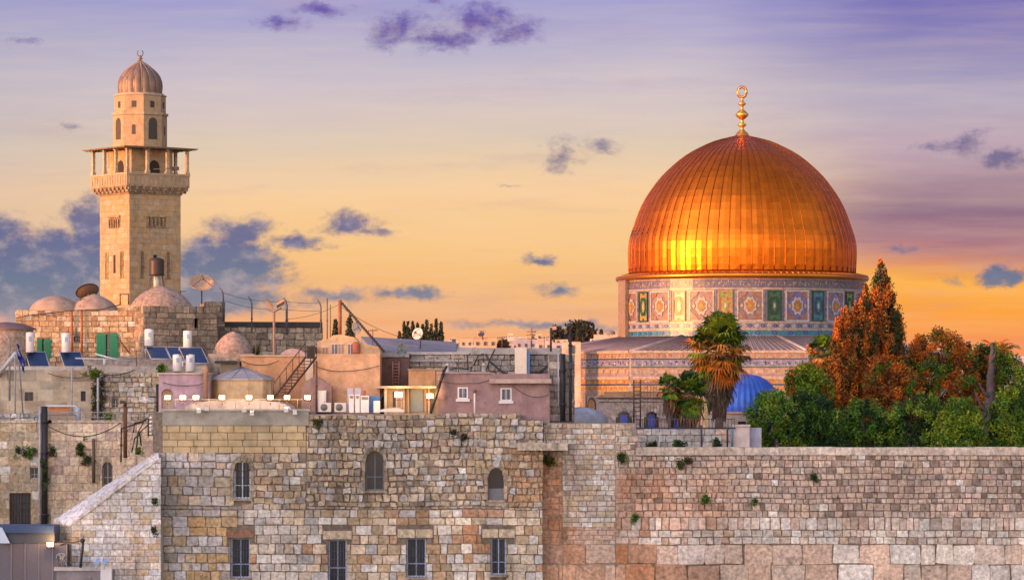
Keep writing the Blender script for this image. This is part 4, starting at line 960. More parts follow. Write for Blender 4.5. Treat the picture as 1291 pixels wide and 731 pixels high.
# dark flank building right of the ochre house, turned to the right
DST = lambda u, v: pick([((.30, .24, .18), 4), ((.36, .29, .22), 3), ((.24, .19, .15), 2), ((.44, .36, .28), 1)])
YF = 233.5
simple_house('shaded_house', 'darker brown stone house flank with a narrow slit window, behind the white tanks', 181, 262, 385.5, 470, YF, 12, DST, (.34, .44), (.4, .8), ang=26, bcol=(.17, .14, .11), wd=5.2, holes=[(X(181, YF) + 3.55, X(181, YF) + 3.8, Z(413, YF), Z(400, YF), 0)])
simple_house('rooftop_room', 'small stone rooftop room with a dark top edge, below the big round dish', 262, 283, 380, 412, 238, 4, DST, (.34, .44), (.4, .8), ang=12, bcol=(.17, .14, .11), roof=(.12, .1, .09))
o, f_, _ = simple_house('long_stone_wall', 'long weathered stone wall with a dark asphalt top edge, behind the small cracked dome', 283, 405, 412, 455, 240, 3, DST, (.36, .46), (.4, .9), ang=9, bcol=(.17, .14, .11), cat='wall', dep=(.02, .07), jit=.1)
q = MB(); q.fbox(f_, 0, 6.6, Z(412, 240) + .004, Z(405.5, 240), -3, .12, (.05, .05, .055)); q.build('asphalt_edge', 'plaster', o)
low_dome('cracked_dome', 'small cracked pinkish masonry dome in front of the long stone wall', 292, 417, 448, 27, 229, (.38, .27, .22), m='stone', tip=.30)
q = MB(); fr = front(229); q.fbox(fr, X(263, 229), X(322, 229), Z(470, 229), Z(446, 229), -3, .3, (.42, .33, .27)); tag(q.build('dome_base', 'stone'), 'low stone drum wall carrying the cracked dome', 'wall')
# ------------------------------------------------------------------ left middle houses in the shade
YP = 221.0
def shd(u, v):
    b = pick([(CREAM, 4), (LGREY, 3), ((.50, .40, .28), 3), (WHT, 1.5), (TAN, 1)]); return lerp(b, (.24, .19, .15), .5 * sst(.1, .5, nz(u, v, .8, 14)))
hp = [hpx(31, 42, 494, 506, YP), hpx(102, 108, 493, 505.5, YP), hpx(141.5, 149, 502, 514, YP)]
o, f_, hh = simple_house('rendered_house', 'stained pale rendered house with small dark windows, behind the railing on the far left', -20, 118, 466, 530, YP, 9, lambda u, v: lerp((.50, .43, .33), (.36, .24, .15), min(.7, max(0, .2 + .9 * nz(u, v, .7, 17)))), (.5, .8), (.6, 1.4), mt='plaster', holes=hp[:2], bcol=(.48, .41, .32), dep=(.005, .008), jit=.02, gap=.002, zb=8, roof=(.45, .42, .42))
window(o, f_, hh[0], 'none', .2); window(o, f_, hh[1], 'none', .2, glass='paint')
o, f_, hh = simple_house('rubble_house', 'whitish rubble stone house with one small window, left of the floodlights', 118, 203, 470, 530, YP, 9, shd, (.26, .42), (.26, .6), holes=[hp[2]], zb=8, dep=(.015, .07), jit=.13, roof=(.47, .43, .43))
window(o, f_, hh[0], 'frame', .25, (.4, .42, .42))
q = MB(); n = 12                                # rounded stone roof mound
for (cxp, hw, pt, Y0, nm, lb) in ((150, 56, 461, 224, 'roof_mound', 'low whitish vaulted roof above the rubble house'), (68, 52, 463.5, 225, 'roof_mound', 'low grey vaulted roof edge under the two left solar panels')):
    q = MB(); x = X(cxp, Y0); r = hw * Y0 / F; z0 = Z(473, Y0); H = Z(pt, Y0) - z0
    q.lathe(x, Y0 + 2, [(r, z0 - .6), (r, z0)] + [(r * math.cos(i * math.pi / 16), z0 + H * math.sin(i * math.pi / 16)) for i in range(1, 8)] + [(.01, z0 + H)], (.46, .42, .41), 28, sq=.5)
    tag(q.build(nm, 'plaster'), lb, 'roof')
# roof terrace mass in front of the ochre house
q = MB(); q.box(X(-20, 226), X(262, 226), 224.5, 233.3, 14, Z(462, 228), (.40, .35, .31)); tag(q.build('roof_terrace', 'plaster'), 'flat roof terrace that carries the solar panels and tanks', 'roof')
q = MB(); fr = front(232.5)
q.fbox(fr, X(100, 232.5), X(262, 232.5), Z(470, 232.5), Z(452.5, 232.5), -.3, 0, (.38, .31, .26)); q.fbox(fr, X(100, 232.5), X(262, 232.5), Z(452.5, 232.5) + .003, Z(450.5, 232.5), -.35, .06, (.25, .25, .27)); tag(q.build('terrace_parapet', 'stone'), 'low dark parapet below the green shutters', 'wall')
# small brick kiosk far left with conical cap
q = MB(); x = X(2, 226); q.lathe(x, 228, [(1.75, 20), (1.75, Z(414, 226))], (.42, .31, .24), 20); k_o = tag(q.build('round_turret', 'stone'), 'round brick turret with a dark conical cap at the left edge', 'turret')
q = MB(); q.lathe(x, 228, [(1.9, Z(415, 226)), (1.9, Z(413, 226)), (1.1, Z(407, 226)), (.1, Z(405, 226))], (.20, .13, .12), 20); q.build('cap', 'lead', k_o)
# ---- solar panels and tanks
def solar(px, py, Y, w_, h_, label, lean=1.0):
    p = W3(px, py, Y); t_ = thing('solar_water_heater', label, 'solar panel', (p[0], p[1], Z(py + h_, Y)), 'solar water heater panels'); a, b = Mt(w_, Y), Mt(h_, Y)
    lx = a * .42
    bl, br = Vector((p[0], Y - .6, p[2] - b)), Vector((p[0] + a, Y - .6, p[2] - b)); tl, tr = Vector((p[0] - lx, Y + .9, p[2])), Vector((p[0] + a - lx, Y + .9, p[2]))
    q = MB(); nrm = (br - bl).cross(tl - bl).normalized(); q.prism([bl, br, tr, tl], nrm * .05, (.035, .07, .19)); 
    for i in range(1, 4): s_ = i / 4; q.prism([bl.lerp(br, s_) + nrm * .052, bl.lerp(br, s_ + .012) + nrm * .052, tl.lerp(tr, s_ + .012) + nrm * .052, tl.lerp(tr, s_) + nrm * .052], nrm * .008, (.08, .12, .22))
    q.build('panel', 'solar', t_)
    q = MB()
    for (c0, c1) in ((bl, br), (tl, tr), (bl, tl), (br, tr)): q.tube([tuple(c0 + nrm * .03), tuple(c1 + nrm * .03)], .035, (.45, .43, .43), 4)
    q.build('frame', 'white', t_)
    for c0 in (tl, tr): q = MB(); q.tube([tuple(c0), (c0.x, c0.y + .1, Z(py + h_, Y))], .03, (.4, .4, .4), 4); q.build('leg', 'iron', t_)
solar(40, 444, 226.5, 25, 22, 'leftmost blue solar panel beside the flag')
solar(84, 444, 226.5, 26, 22, 'blue solar panel left of the wide green shutters')
solar(192, 438, 229, 24, 15, 'blue solar panel under the left white tank of the dark wall')
solar(217, 438, 229, 22, 15, 'blue solar panel between the two right white tanks')
solar(236, 438.5, 228.5, 28, 20, 'rightmost blue solar panel behind the pair of small white tanks')
def tank(px, p0, p1, Y, wpx, label, r=None):
    x = X(px, Y); r = Mt(wpx, Y) / 2; z0, z1 = Z(p1, Y), Z(p0, Y); t_ = thing('boiler_tank', label, 'boiler tank', (x, Y, z0), 'white boiler tanks')
    q = MB(); q.lathe(x, Y, [(r * .9, z0), (r, z0 + .04), (r, z1 - .06), (r * .93, z1), (.02, z1 + .03)], (.72, .68, .66), 18, cap=False); q.build('tank', 'white', t_)
    q = MB(); q.fbox(front(Y - r * .98), x - r * .1, x + r * .55, z0 + (z1 - z0) * .55, z0 + (z1 - z0) * .8, 0, .02, (.25, .33, .5)); q.build('sticker', 'paint', t_)
tank(37.5, 419, 444, 227, 11, 'white upright tank above the leftmost solar panel'); tank(83, 420, 444, 227, 11, 'white upright tank above the second solar panel, beside the downpipes')
tank(188, 415, 436, 230, 11.5, 'left white tank before the dark stone wall'); tank(236.5, 417, 438, 230, 11, 'right white tank before the dark stone wall, under the slit window')
tank(223.5, 447, 468, 224.5, 11.5, 'left one of two small white tanks in front of the rightmost panel'); tank(240, 447, 468, 224.5, 11, 'right one of two small white tanks in front of the rightmost panel')
tank(232, 455, 467, 225.5, 10, 'short white tank half hidden between two others')
# ---- pipes on the ochre house
for px in (90.5, 103): pipe('downpipe', 'rusty downpipe on the ochre house, ' + ('left' if px < 95 else 'right') + ' of the small square window', 'pipe', [W3(px, 392, 234.8), W3(px, 450, 234.8)], .07, (.26, .10, .06))
pipe('cable', 'black cable slanting from the green shutters down to the parapet', 'cable', [W3(147, 424, 234.7), W3(164, 446, 234.6)], .04, (.05, .04, .03))
pipe('cable', 'thin dark cable sagging along the dome bases', 'cable', [W3(20, 401, 234.7), W3(40, 397, 234.7), W3(90, 391.5, 234.6), W3(128, 390, 234.6), W3(152, 384, 234.6)], .035, (.06, .04, .03))
q = MB(); fr = front(236); q.tube([W3(151.5, 384, 236), W3(151.5, 371, 236), W3(162, 371, 236), W3(162, 384, 236)], .06, (.16, .08, .05), 5); tag(q.build('pipe_goalpost', 'iron'), 'rusty square pipe frame at the foot of the minaret', 'frame')
# ---- flag, poles, fence posts
t_ = thing('flagpole', 'pole with a drooping blue and white flag by the left solar panel', 'flag', W3(29, 520, 219))
q = MB(); q.tube([W3(29, 522, 219), W3(22, 432, 219)], .05, (.25, .25, .27), 6); q.build('pole', 'iron', t_)
q = MB(); N = 14
for j in range(3):
    for i in range(N):
        def fp(i_, j_): s_ = i_ / N; return W3(21.5 + 7.5 * s_ + (j_ - 1.0) * (1.5 + .7 * math.sin(3 * s_)) + 1.2 * math.sin(s_ * 9 + j_), 432 + 34 * s_ + j_ * 1.5, 218.9 - .12 * math.sin(i_ * 1.1 + j_ * 2))
        q.add([fp(i, j), fp(i, j + 1), fp(i + 1, j + 1), fp(i + 1, j)], [(0, 1, 2, 3)], (.02, .035, .26) if (j != 1 or i % 6 < 4) else (.4, .4, .46))
q.build('flag', 'cloth', t_)
pipe('pole', 'thin grey pole left of the flag', 'pole', [W3(19, 524, 218.5), W3(19, 447, 218.5)], .05, (.30, .31, .33))
pipe('pole', 'thin grey pole right of the small window, before the stained house', 'pole', [W3(90.5, 524, 218.5), W3(90.5, 462, 218.5)], .05, (.34, .34, .35))
pipe('pole', 'bent grey lamp pole at the left edge before the turret', 'pole', [W3(12, 505, 220), W3(12, 428, 220), W3(6, 420, 220)], .06, (.30, .28, .30))
pipe('pole', 'tall thin pole over the vaulted roof, before the pale tree-like ivy', 'pole', [W3(123.5, 533, 217), W3(123.5, 476, 217)], .07, (.34, .35, .38))
q = MB(); q.tube([W3(-4, 474, 221), W3(20, 445, 219.6)], .17, (.5, .52, .58), 4); tag(q.build('slanted_beam', 'paint'), 'slanting pale metal beam at the left edge', 'beam')
q = MB(); q.tube([W3(95, 451.5, 225.5), W3(168, 454, 225.5)], .045, (.42, .44, .48), 5); q.tube([W3(120, 446, 225.5), W3(150, 454, 225)], .05, (.6, .6, .6), 4); q.tube([W3(132, 452, 225.5), W3(132, 461, 225.5)], .1, (.5, .5, .5), 6); tag(q.build('roof_rail', 'iron'), 'white railing on the roof below the wide green shutters', 'railing')
def fence_post(px, p0, p1, Y, label, r=.05, hook=4.5):
    pipe('fence_post', label, 'post', [W3(px, p1, Y), W3(px, p0 + 9, Y), W3(px - hook * .35, p0 + 3.5, Y), W3(px - hook, p0, Y)], r, (.10, .10, .12), group='bent fence posts on the old wall')
fence_post(281.5, 363, 405, 238, 'bent post at the right end of the small rooftop room')
fence_post(317.5, 374, 420, 239, 'bent post left of the twin floodlight mast'); fence_post(361.5, 376, 422, 239, 'bent post right of the twin floodlight mast', .075)
fence_post(404.5, 378, 420, 236, 'bent post at the right end of the long wall')
pipe('antenna_mast', 'tallest thin mast left of the gabled roof', 'mast', [W3(412.5, 432, 209), W3(412.5, 376, 209)], .035, (.12, .09, .08)); pipe('antenna_mast', 'shorter thin mast left of the gabled roof', 'mast', [W3(416.5, 425, 209), W3(416.5, 384, 209)], .025, (.12, .09, .08))
t_ = thing('floodlight_mast', 'tall mast with two angled rusty floodlights, behind the round pavilion', 'floodlight mast', W3(345.5, 500, 214))
q = MB(); q.tube([W3(345.5, 512, 214), W3(345.5, 392, 214)], .075, (.30, .20, .14), 8); q.tube([W3(338, 391, 214), W3(346, 393.5, 214), W3(355, 388, 214)], .04, (.2, .15, .12), 5); q.build('mast', 'iron', t_)
for (a, b, c_, d_) in ((335.5, 380.5, 344, 389), (349, 387.5, 358.5, 382)):
    A, B = Vector(W3(a, b, 214)), Vector(W3(c_, d_, 214)); dd = (B - A); up = Vector((0, -.25, .12)); q = MB(); q.prism([A - up * .5, B - up * .5, B + up, A + up], Vector((0, .1, .12)), (.40, .24, .13)); q.build('floodlight', 'paint', t_)
# wires
def wire(label, pts, sag=0.0, r=.014, col=(.06, .05, .05)):
    q = MB(); out = []
    for i in range(len(pts) - 1):
        a, b = Vector(pts[i]), Vector(pts[i + 1])
        for k in range(8): s_ = k / 8; out.append(a.lerp(b, s_) - Vector((0, 0, sag * 4 * s_ * (1 - s_))))
    out.append(Vector(pts[-1])); q.tube(out, r, col, 4); tag(q.build('wire', 'iron'), label, 'wire')
wire('upper wire strung between the bent fence posts', [W3(279, 368, 238), W3(316, 378, 239), W3(360, 380, 239), W3(403, 382, 236)], .05); wire('lower wire strung between the bent fence posts', [W3(281, 378, 238), W3(317, 388, 239), W3(361, 390, 239), W3(404, 392, 236)], .05)
wire('long wire sagging from the slanting mast to the right', [W3(429, 386, 209), W3(520, 428, 212)], .3); wire('long wire rising from the long wall to the slanting mast', [W3(362, 402, 232), W3(429, 383, 209)], .2)
wire('cable sagging across the far left facade', [W3(58, 535, 211.5), W3(152, 533, 205.5)], .75, .03); wire('thin wire hanging over the orange wall', [W3(392, 459, 207.6), W3(478, 455, 207.6)], .4, .02, (.3, .15, .1))
wire('wire crossing in front of the vaulted roof', [W3(100, 470, 220.6), W3(132, 472, 220.6), W3(170, 466, 220.6)], .15, .03)
# railing on the back facade and stuff behind it
q = MB(); Yr = 212.3
for px in [62 + i * 11.5 for i in range(12)]: q.tube([W3(px, 532, Yr), W3(px, 519, Yr)], .022, (.25, .27, .28), 4)
q.tube([W3(57, 519.5, Yr), W3(198, 519.5, Yr)], .03, (.3, .32, .33), 5); q.tube([W3(57, 526, Yr), W3(198, 526, Yr)], .018, (.3, .32, .33), 4); tag(q.build('terrace_railing', 'iron'), 'thin grey railing on top of the far left facade', 'railing')
q = MB(); fr = front(213)
stones(q, fr, X(-20, 213), X(51, 213), Z(533, 213), Z(521, 213), (.2, .3), (.2, .45), lambda u, v: pick([(LGREY, 3), ((.3, .3, .32), 3), (WHT, 1)]), dep=(.02, .1), jit=.14); q.fbox(fr, X(-20, 213), X(51, 213), Z(540, 213), Z(521, 213), -.5, 0, (.22, .21, .21)); tag(q.build('rubble_parapet', 'stone'), 'grey rubble parapet at the left edge above the facade', 'wall')
t_ = thing('garden_swing', 'bench with an orange backrest under a white frame on the left terrace', 'bench', W3(75, 531, 214.5))
q = MB(); fr = front(214.5); q.fbox(fr, X(61, 214.5), X(88, 214.5), Z(521, 214.5), Z(513, 214.5), -.1, 0, (.50, .22, .10)); q.build('backrest', 'cloth', t_)
q = MB(); q.fbox(fr, X(56, 214.5), X(95, 214.5), Z(524, 214.5), Z(522, 214.5), -.1, .5, (.15, .16, .2)); q.build('seat', 'paint', t_)
q = MB(); q.tube([W3(53, 531, 214.3), W3(55, 513, 214.3), W3(60, 511.5, 214.3), W3(95, 511.5, 214.3), W3(98, 515, 214.3), W3(98, 531, 214.3)], .06, (.6, .6, .64), 6); q.build('frame', 'white', t_)
t_ = q = MB(); q.box(X(92, 214), X(98.5, 214), 214.8, 215.3, Z(532, 214), Z(514, 214), (.35, .5, .7)); q.fbox(front(214.8), X(93, 214), X(97.5, 214), Z(529, 214), Z(516, 214), 0, .03, (.6, .64, .7)); tag(q.build('cabinet', 'paint'), 'pale blue cabinet at the right end of the terrace bench', 'cabinet')
# antennas with insulators above buttress
t_ = thing('cable_bracket', 'dark cable bracket with white insulators where buttress and facade meet', 'bracket', W3(190, 556, 196.5))
q = MB()
for pth in ([(168, 545), (170, 533), (180, 531), (186, 527)], [(172, 566), (174, 545), (181, 532)], [(187, 550), (187, 527)], [(187, 548), (193, 548), (193, 541)], [(166, 570), (170, 552), (176, 548)], [(178, 562), (176, 545), (186, 536)]): q.tube([W3(a, b, 197.5) for a, b in pth], .045, (.03, .03, .03), 5)
q.build('bars', 'iron', t_)
for i in range(5): q = MB(); q.lathe(X(190.5, 197), 196.9, [(.05, Z(548 - i * 5, 197)), (.12, Z(546.5 - i * 5, 197)), (.05, Z(545 - i * 5, 197))], (.7, .68, .64), 8); q.build('insulator', 'white', t_)
pipe('iron_cross_pole', 'black pole with a crossbar beside the purple arch', 'pole', [W3(198.5, 530, 204), W3(198.5, 484, 204)], .09, (.03, .03, .03)); q = MB(); q.tube([W3(188, 500, 204), W3(204, 500.5, 204)], .05, (.05, .04, .04), 5); q.tube([W3(196, 512, 204), W3(203, 512, 204)], .05, (.05, .04, .04), 5); tag(q.build('crossbar', 'iron'), 'iron crossbars on the black pole beside the purple arch', 'bar')
q = MB(); q.tube([W3(151, 506, 204.8), W3(157, 507, 204.8), W3(158, 512, 204.8)], .09, (.06, .04, .03), 6); tag(q.build('pipe_elbow', 'iron'), 'bent dark pipe end near the small rubble house window', 'pipe')

# ================================================================== middle roofs
# mauve arched house left of the pavilion
YA = 203.0; fr = front(YA); hm = [hpx(203.5, 218, 490, 515, YA, 1.0)]
q = MB(); backing(q, fr, X(200, YA), X(264, YA), 18, Z(472, YA), hm, (.40, .29, .37), .6); core(q, fr, X(200, YA), X(264, YA), 18, Z(472, YA), 8, (.45, .37, .38)); o = tag(q.build('mauve_house', 'plaster'), 'mauve plaster house with a lit round arch, behind the left floodlights', 'house')
q = MB(); q.fbox(fr, X(203, YA), X(219, YA), 18, Z(490, YA), -.62, -.58, (.6, .5, .4)); q.build('door', 'plaster', o)
q = MB(); q.fbox(fr, X(199, YA), X(265, YA), Z(472, YA) + .003, Z(469.5, YA), -8, .1, (.42, .38, .36)); q.build('roof_edge', 'plaster', o)
q = MB(); x, y, z = W3(259, 480, YA - .3); q.lathe(x, y, [(.12, z - 1.4), (.12, z + .5), (.2, z + .6), (.1, z + .85), (.02, z + .9)], (.46, .28, .2), 10, cap=True); tag(q.build('chimney', 'plaster'), 'small terracotta chimney pipe at the corner of the mauve house', 'chimney')
# round pavilion
Yp = 203.5; x = X(302, Yp + 0); r = Mt(39.5, Yp); q = MB(); q.lathe(x, Yp + r, [(r, 17), (r, Z(479, Yp))], (.60, .45, .29), 12, R(15), False); pv = tag(q.build('round_pavilion', 'plaster'), 'cream many-sided pavilion with a low pointed lead roof, behind the floodlights', 'pavilion')
q = MB(); q.lathe(x, Yp + r, [(r * 1.0, Z(479.5, Yp)), (r * 1.06, Z(479, Yp)), (r * 1.06, Z(477.5, Yp)), (.02, Z(462.5, Yp + r))], (.44, .40, .40), 12, R(15), False)
for i in range(12): a = R(15) + 2 * math.pi * i / 12; q.tube([(x + r * 1.06 * math.cos(a), Yp + r + r * 1.06 * math.sin(a), Z(477.3, Yp)), (x, Yp + r, Z(462.3, Yp + r))], .04, (.30, .27, .27), 4)
q.build('roof', 'lead', pv)
q = MB(); fr = front(Yp + 5); q.fbox(fr, X(278, Yp + 5), X(302, Yp + 5), 20, Z(455, Yp + 5), -1.6, 0, (.22, .17, .14)); q.fbox(fr, X(271, Yp + 5), X(297, Yp + 5), Z(458, Yp + 5), Z(455, Yp + 5) + .02, -1.65, .2, (.06, .06, .06)); tag(q.build('roof_hatch', 'plaster'), 'dark hatch box behind the pavilion roof', 'hatch')
q = MB(); fr = front(198.5); n = 12; xa, xb = X(232, 198.5), X(368, 198.5)
for i in range(n):
    a0 = math.pi * i / n; a1 = math.pi * (i + 1) / n; xm = (xa + xb) / 2; hw = (xb - xa) / 2; h = Mt(14, 198.5); zb = Z(517.5, 198.5)
    P1 = (xm - hw * math.cos(a0), zb + h * math.sin(a0) ** .75); P2 = (xm - hw * math.cos(a1), zb + h * max(0, math.sin(a1)) ** .75)
    q.add([fr(P1[0], P1[1]), fr(P2[0], P2[1]), fr(P2[0], P2[1], -4), fr(P1[0], P1[1], -4), fr(P1[0], zb - 1), fr(P2[0], zb - 1)], [(0, 1, 2, 3), (4, 5, 1, 0)], (.40, .37, .38))
tag(q.build('shallow_vault', 'plaster'), 'shallow whitish vaulted roof right under the floodlights', 'roof')
# orange house
YO = 208.0; fr = front(YO); q = MB(); OR_ = (.62, .33, .18); Ol = (.64, .36, .21)
q.fbox(fr, X(305, YO), X(397, YO), 18, Z(449.5, YO), -7, 0, OR_); o = tag(q.build('orange_wing', 'plaster'), 'lower orange plaster wing behind the metal stairs and the lamp mast', 'house')
q = MB(); q.fbox(fr, X(303, YO), X(398, YO), Z(449.5, YO) + .003, Z(447.5, YO), -7, .1, (.60, .42, .30)); q.build('roof_edge', 'plaster', o)
YO2 = 206.0; fr = front(YO2); q = MB(); q.fbox(fr, X(397, YO2), X(479, YO2), 18, Z(446, YO2), -8, 0, Ol); o = tag(q.build('orange_house', 'plaster'), 'sunlit orange plaster house with a gabled roof room, right of the metal stairs', 'house')
Yg = 207.5; fr = front(Yg); q = MB(); gp = [(397, 447), (397, 433), (404, 429), (414, 427), (420, 422.5), (430, 421.5), (446, 425), (452, 431), (478, 437.5), (480, 447)]
q.prism([fr(X(a, Yg), Z(b, Yg)) for a, b in gp], -fr.N * 4, (.66, .44, .26)); q.build('roof_room', 'plaster', o)
for (a, b, p0, p1, cc_) in ((407, 413, 438, 446, (.45, .2, .1)), (418.5, 425, 434, 447, (.16, .14, .2)), (427, 433, 434, 447, (.35, .24, .2)), (439, 445, 434, 447, (.16, .14, .2))):
    q = MB(); q.fbox(fr, X(a, Yg), X(b, Yg), Z(p1, Yg) + .02, Z(p0, Yg), .003, .03, cc_); wq = q.build('window', 'paint', o); q = MB()
    q.fbox(fr, X(a, Yg) - .05, X(b, Yg) + .05, Z(p0, Yg), Z(p0, Yg) + .06, .003, .06, (.62, .5, .38)); q.fbox(fr, X((a + b) / 2, Yg) - .02, X((a + b) / 2, Yg) + .02, Z(p1, Yg) + .02, Z(p0, Yg), .033, .05, (.6, .5, .4)); q.build('frame', 'paint', wq)
q = MB(); x, y, z = W3(449, 446, 207.3); q.lathe(x, y, [(.2, z), (.22, z + .1), (.22, z + .6), (.1, z + .7)], (.42, .12, .06), 14, cap=True); tag(q.build('rusty_barrel', 'iron'), 'rusty red barrel standing on the orange house roof ledge', 'barrel')
t_ = thing('crane_mast', 'rusty upright mast with a long dark strut slanting down over the gabled roof', 'mast', W3(428.5, 421, 208.5))
q = MB(); q.tube([W3(428.5, 424, 208.5), W3(428.5, 378, 208.5)], .12, (.26, .10, .05), 6); q.build('upright', 'iron', t_)
q = MB(); A, B = Vector(W3(430, 381, 208.4)), Vector(W3(484, 443, 206)); q.tube([A, B], .07, (.04, .035, .035), 5)
for i in range(22): p = A.lerp(B, (i + .5) / 22); q.tube([tuple(p + Vector((-.1, 0, .06))), tuple(p + Vector((.1, 0, -.02)))], .045, (.04, .035, .035), 4)
q.build('strut', 'iron', t_)
# metal stairs
t_ = thing('metal_stairs', 'steep dark metal stairs leaning on the orange wing', 'stairs', W3(352, 500, 204.5))
A, B = Vector(W3(352, 501, 203.6)), Vector(W3(392, 450, 205.2)); sd_ = Vector((.42, 0, 0)); dY = Vector((.0, .8, 0))
for nm, o_ in (('stringer', Vector((-.3, 0, 0))), ('stringer', Vector((.3, .25, 0)))):
    q = MB(); q.tube([tuple(A + o_), tuple(B + o_)], .06, (.06, .04, .035), 5); q.build(nm, 'iron', t_)
for i in range(13): p = A.lerp(B, (i + .5) / 13); q = MB(); q.prism([p + Vector((-.3, -.05, 0)), p + Vector((.3, .2, 0)), p + Vector((.3, .42, 0)), p + Vector((-.3, .17, 0))], (0, 0, .05), (.10, .06, .05)); q.build('step', 'iron', t_)
for o_ in (Vector((-.32, -.02, .8)), Vector((.32, .25, .8))):
    q = MB(); q.tube([tuple(A + o_), tuple(B + o_)], .025, (.08, .05, .04), 5)
    for i in range(6): p = A.lerp(B, i / 5); q.tube([tuple(p + o_ * Vector((1, 1, 0)).x if False else p + Vector((o_.x, o_.y, 0))), tuple(p + o_)], .02, (.08, .05, .04), 4)
    q.build('handrail', 'iron', t_)
pipe('stair_post', 'dark post beside the top of the metal stairs', 'post', [W3(399, 518, 204), W3(399, 455, 204)], .06, (.12, .06, .05))
q = MB(); fr = front(206.5); q.fbox(fr, X(385, 206.5), X(395, 206.5), 21, Z(447, 206.5), -.8, 0, (.62, .5, .4)); q.fbox(fr, X(387, 206.5), X(398, 206.5), Z(451, 206.5), Z(437, 206.5), -.85, .03, (.08, .06, .05)); tag(q.build('stairwell_hut', 'plaster'), 'small stair head with a dark opening at the top of the stairs', 'hut')
q = MB(); fr = front(213); xa, xb = X(352, 213), X(387, 213)
lp = [fr(xa + (xb - xa) * i / 10, Z(449, 213) + .46 * math.sin(math.pi * i / 10) ** .6) for i in range(11)]; q.prism(lp, -fr.N * 3, (.52, .40, .38)); tag(q.build('vaulted_skylight', 'plaster'), 'pinkish rounded skylight vault above the orange wing', 'skylight')
# lower gable in front of orange wall, white door, AC units, cabinets
q = MB(); fr = front(204.8); q.prism([fr(X(a, 204.8), Z(b, 204.8)) for a, b in ((380, 520), (380, 487), (392, 476), (399, 474), (418, 487), (418, 520))], -fr.N * 1.0, (.36, .23, .21)); tag(q.build('gabled_shed', 'plaster'), 'small mauve brown gabled shed at the foot of the orange house', 'shed')
q = MB(); fr = front(204.2); q.fbox(fr, X(400.5, 204.2), X(411, 204.2), Z(519, 204.2), Z(492, 204.2), -.4, 0, (.66, .62, .60)); q.fbox(fr, X(402, 204.2), X(409.5, 204.2), Z(517, 204.2), Z(494, 204.2), .003, .03, (.72, .68, .66)); q.ball(fr(X(409, 204.2), Z(506, 204.2), .05), .03, (.2, .2, .2)); tag(q.build('toilet_cabin', 'white'), 'narrow white cabin with a door beside the gabled shed', 'cabin')
def ac(px, label):
    x, y, z = W3(px, 519, 203.2); t_ = thing('outdoor_unit', label, 'air conditioner', (x, y, z), 'air conditioner units at the foot of the orange house')
    q = MB(); q.box(x - .33, x + .33, y, y + .3, z, z + .52, (.58, .54, .52)); q.build('casing', 'white', t_)
    q = MB(); q.tube([(x - .07, y - .004, z + .26), (x - .07, y - .03, z + .26)], .2, (.14, .13, .13), 16); q.build('fan_grille', 'paint', t_)
ac(410, 'left one of two grey air conditioner units beside the white door'); ac(429, 'right one of two grey air conditioner units')
def cabinet(name, label, a, b, p0, Y, col, extra=True, cat='cabinet', d=.5, grp='white cabinets on the roof'):
    fr = front(Y); t_ = thing(name, label, cat, W3((a + b) / 2, 519, Y), grp); q = MB(); q.fbox(fr, X(a, Y), X(b, Y), Z(520, Y), Z(p0, Y), -d, 0, col); q.build('body', 'white', t_)
    if extra:
        q = MB(); q.fbox(fr, X(a, Y) + .05, X(b, Y) - .05, Z(p0 + 5, Y), Z(p0 + 1.6, Y), .003, .03, (.25, .18, .17)); q.build('louvre', 'paint', t_)
cabinet('tall_cabinet', 'pale lavender panel standing behind the leftmost white cabinet', 438, 445, 489, 204.5, (.45, .44, .55), False, d=.3); cabinet('tall_cabinet', 'pale lavender panel behind the second white cabinet', 447.5, 455, 489, 204.5, (.47, .45, .55), False, d=.3)
cabinet('white_cabinet', 'leftmost of three white cabinets with louvres', 440, 446, 497, 203, (.70, .66, .66)); cabinet('white_cabinet', 'middle one of three narrow white cabinets', 447.8, 453.5, 497, 203, (.70, .66, .66)); cabinet('white_cabinet', 'widest white cabinet with a brown louvre', 454.8, 465, 498.5, 203, (.72, .68, .68))
cabinet('blue_box', 'blue sheet metal box right of the widest white cabinet', 465.4, 479, 499, 203.6, (.07, .2, .5), False, 'box', .8, None); cabinet('white_box', 'small white box before the blue one', 471, 479, 505, 202.6, (.68, .66, .64), False, 'box', .4, None)
pipe('red_vent', 'short rusty vent pipe behind the white cabinets', 'pipe', [W3(459, 505, 204), W3(459, 492, 204)], .08, (.4, .12, .07))
# brown recess with ladder
YR = 209.0; fr = front(YR); q = MB(); q.fbox(fr, X(478, YR), X(516, YR), 18, Z(446, YR), -6, 0, (.19, .11, .10)); q.fbox(fr, X(478, YR), X(516, YR), Z(450, YR), Z(445, YR) + .004, -6.1, .12, (.36, .33, .34)); tag(q.build('brown_house', 'plaster'), 'shaded brown house wall with an iron ladder on it', 'house')
t_ = thing('ladder', 'brown iron ladder on the shaded brown wall', 'ladder', W3(499, 487, 208.7))
for px in (495, 503): q = MB(); q.tube([W3(px, 488, 208.75), W3(px, 456, 208.75)], .035, (.42, .22, .16), 5); q.build('rail', 'paint', t_)
for i in range(8): q = MB(); q.tube([W3(495, 459 + i * 3.8, 208.75), W3(503, 459 + i * 3.8, 208.75)], .025, (.42, .22, .16), 5); q.build('rung', 'paint', t_)
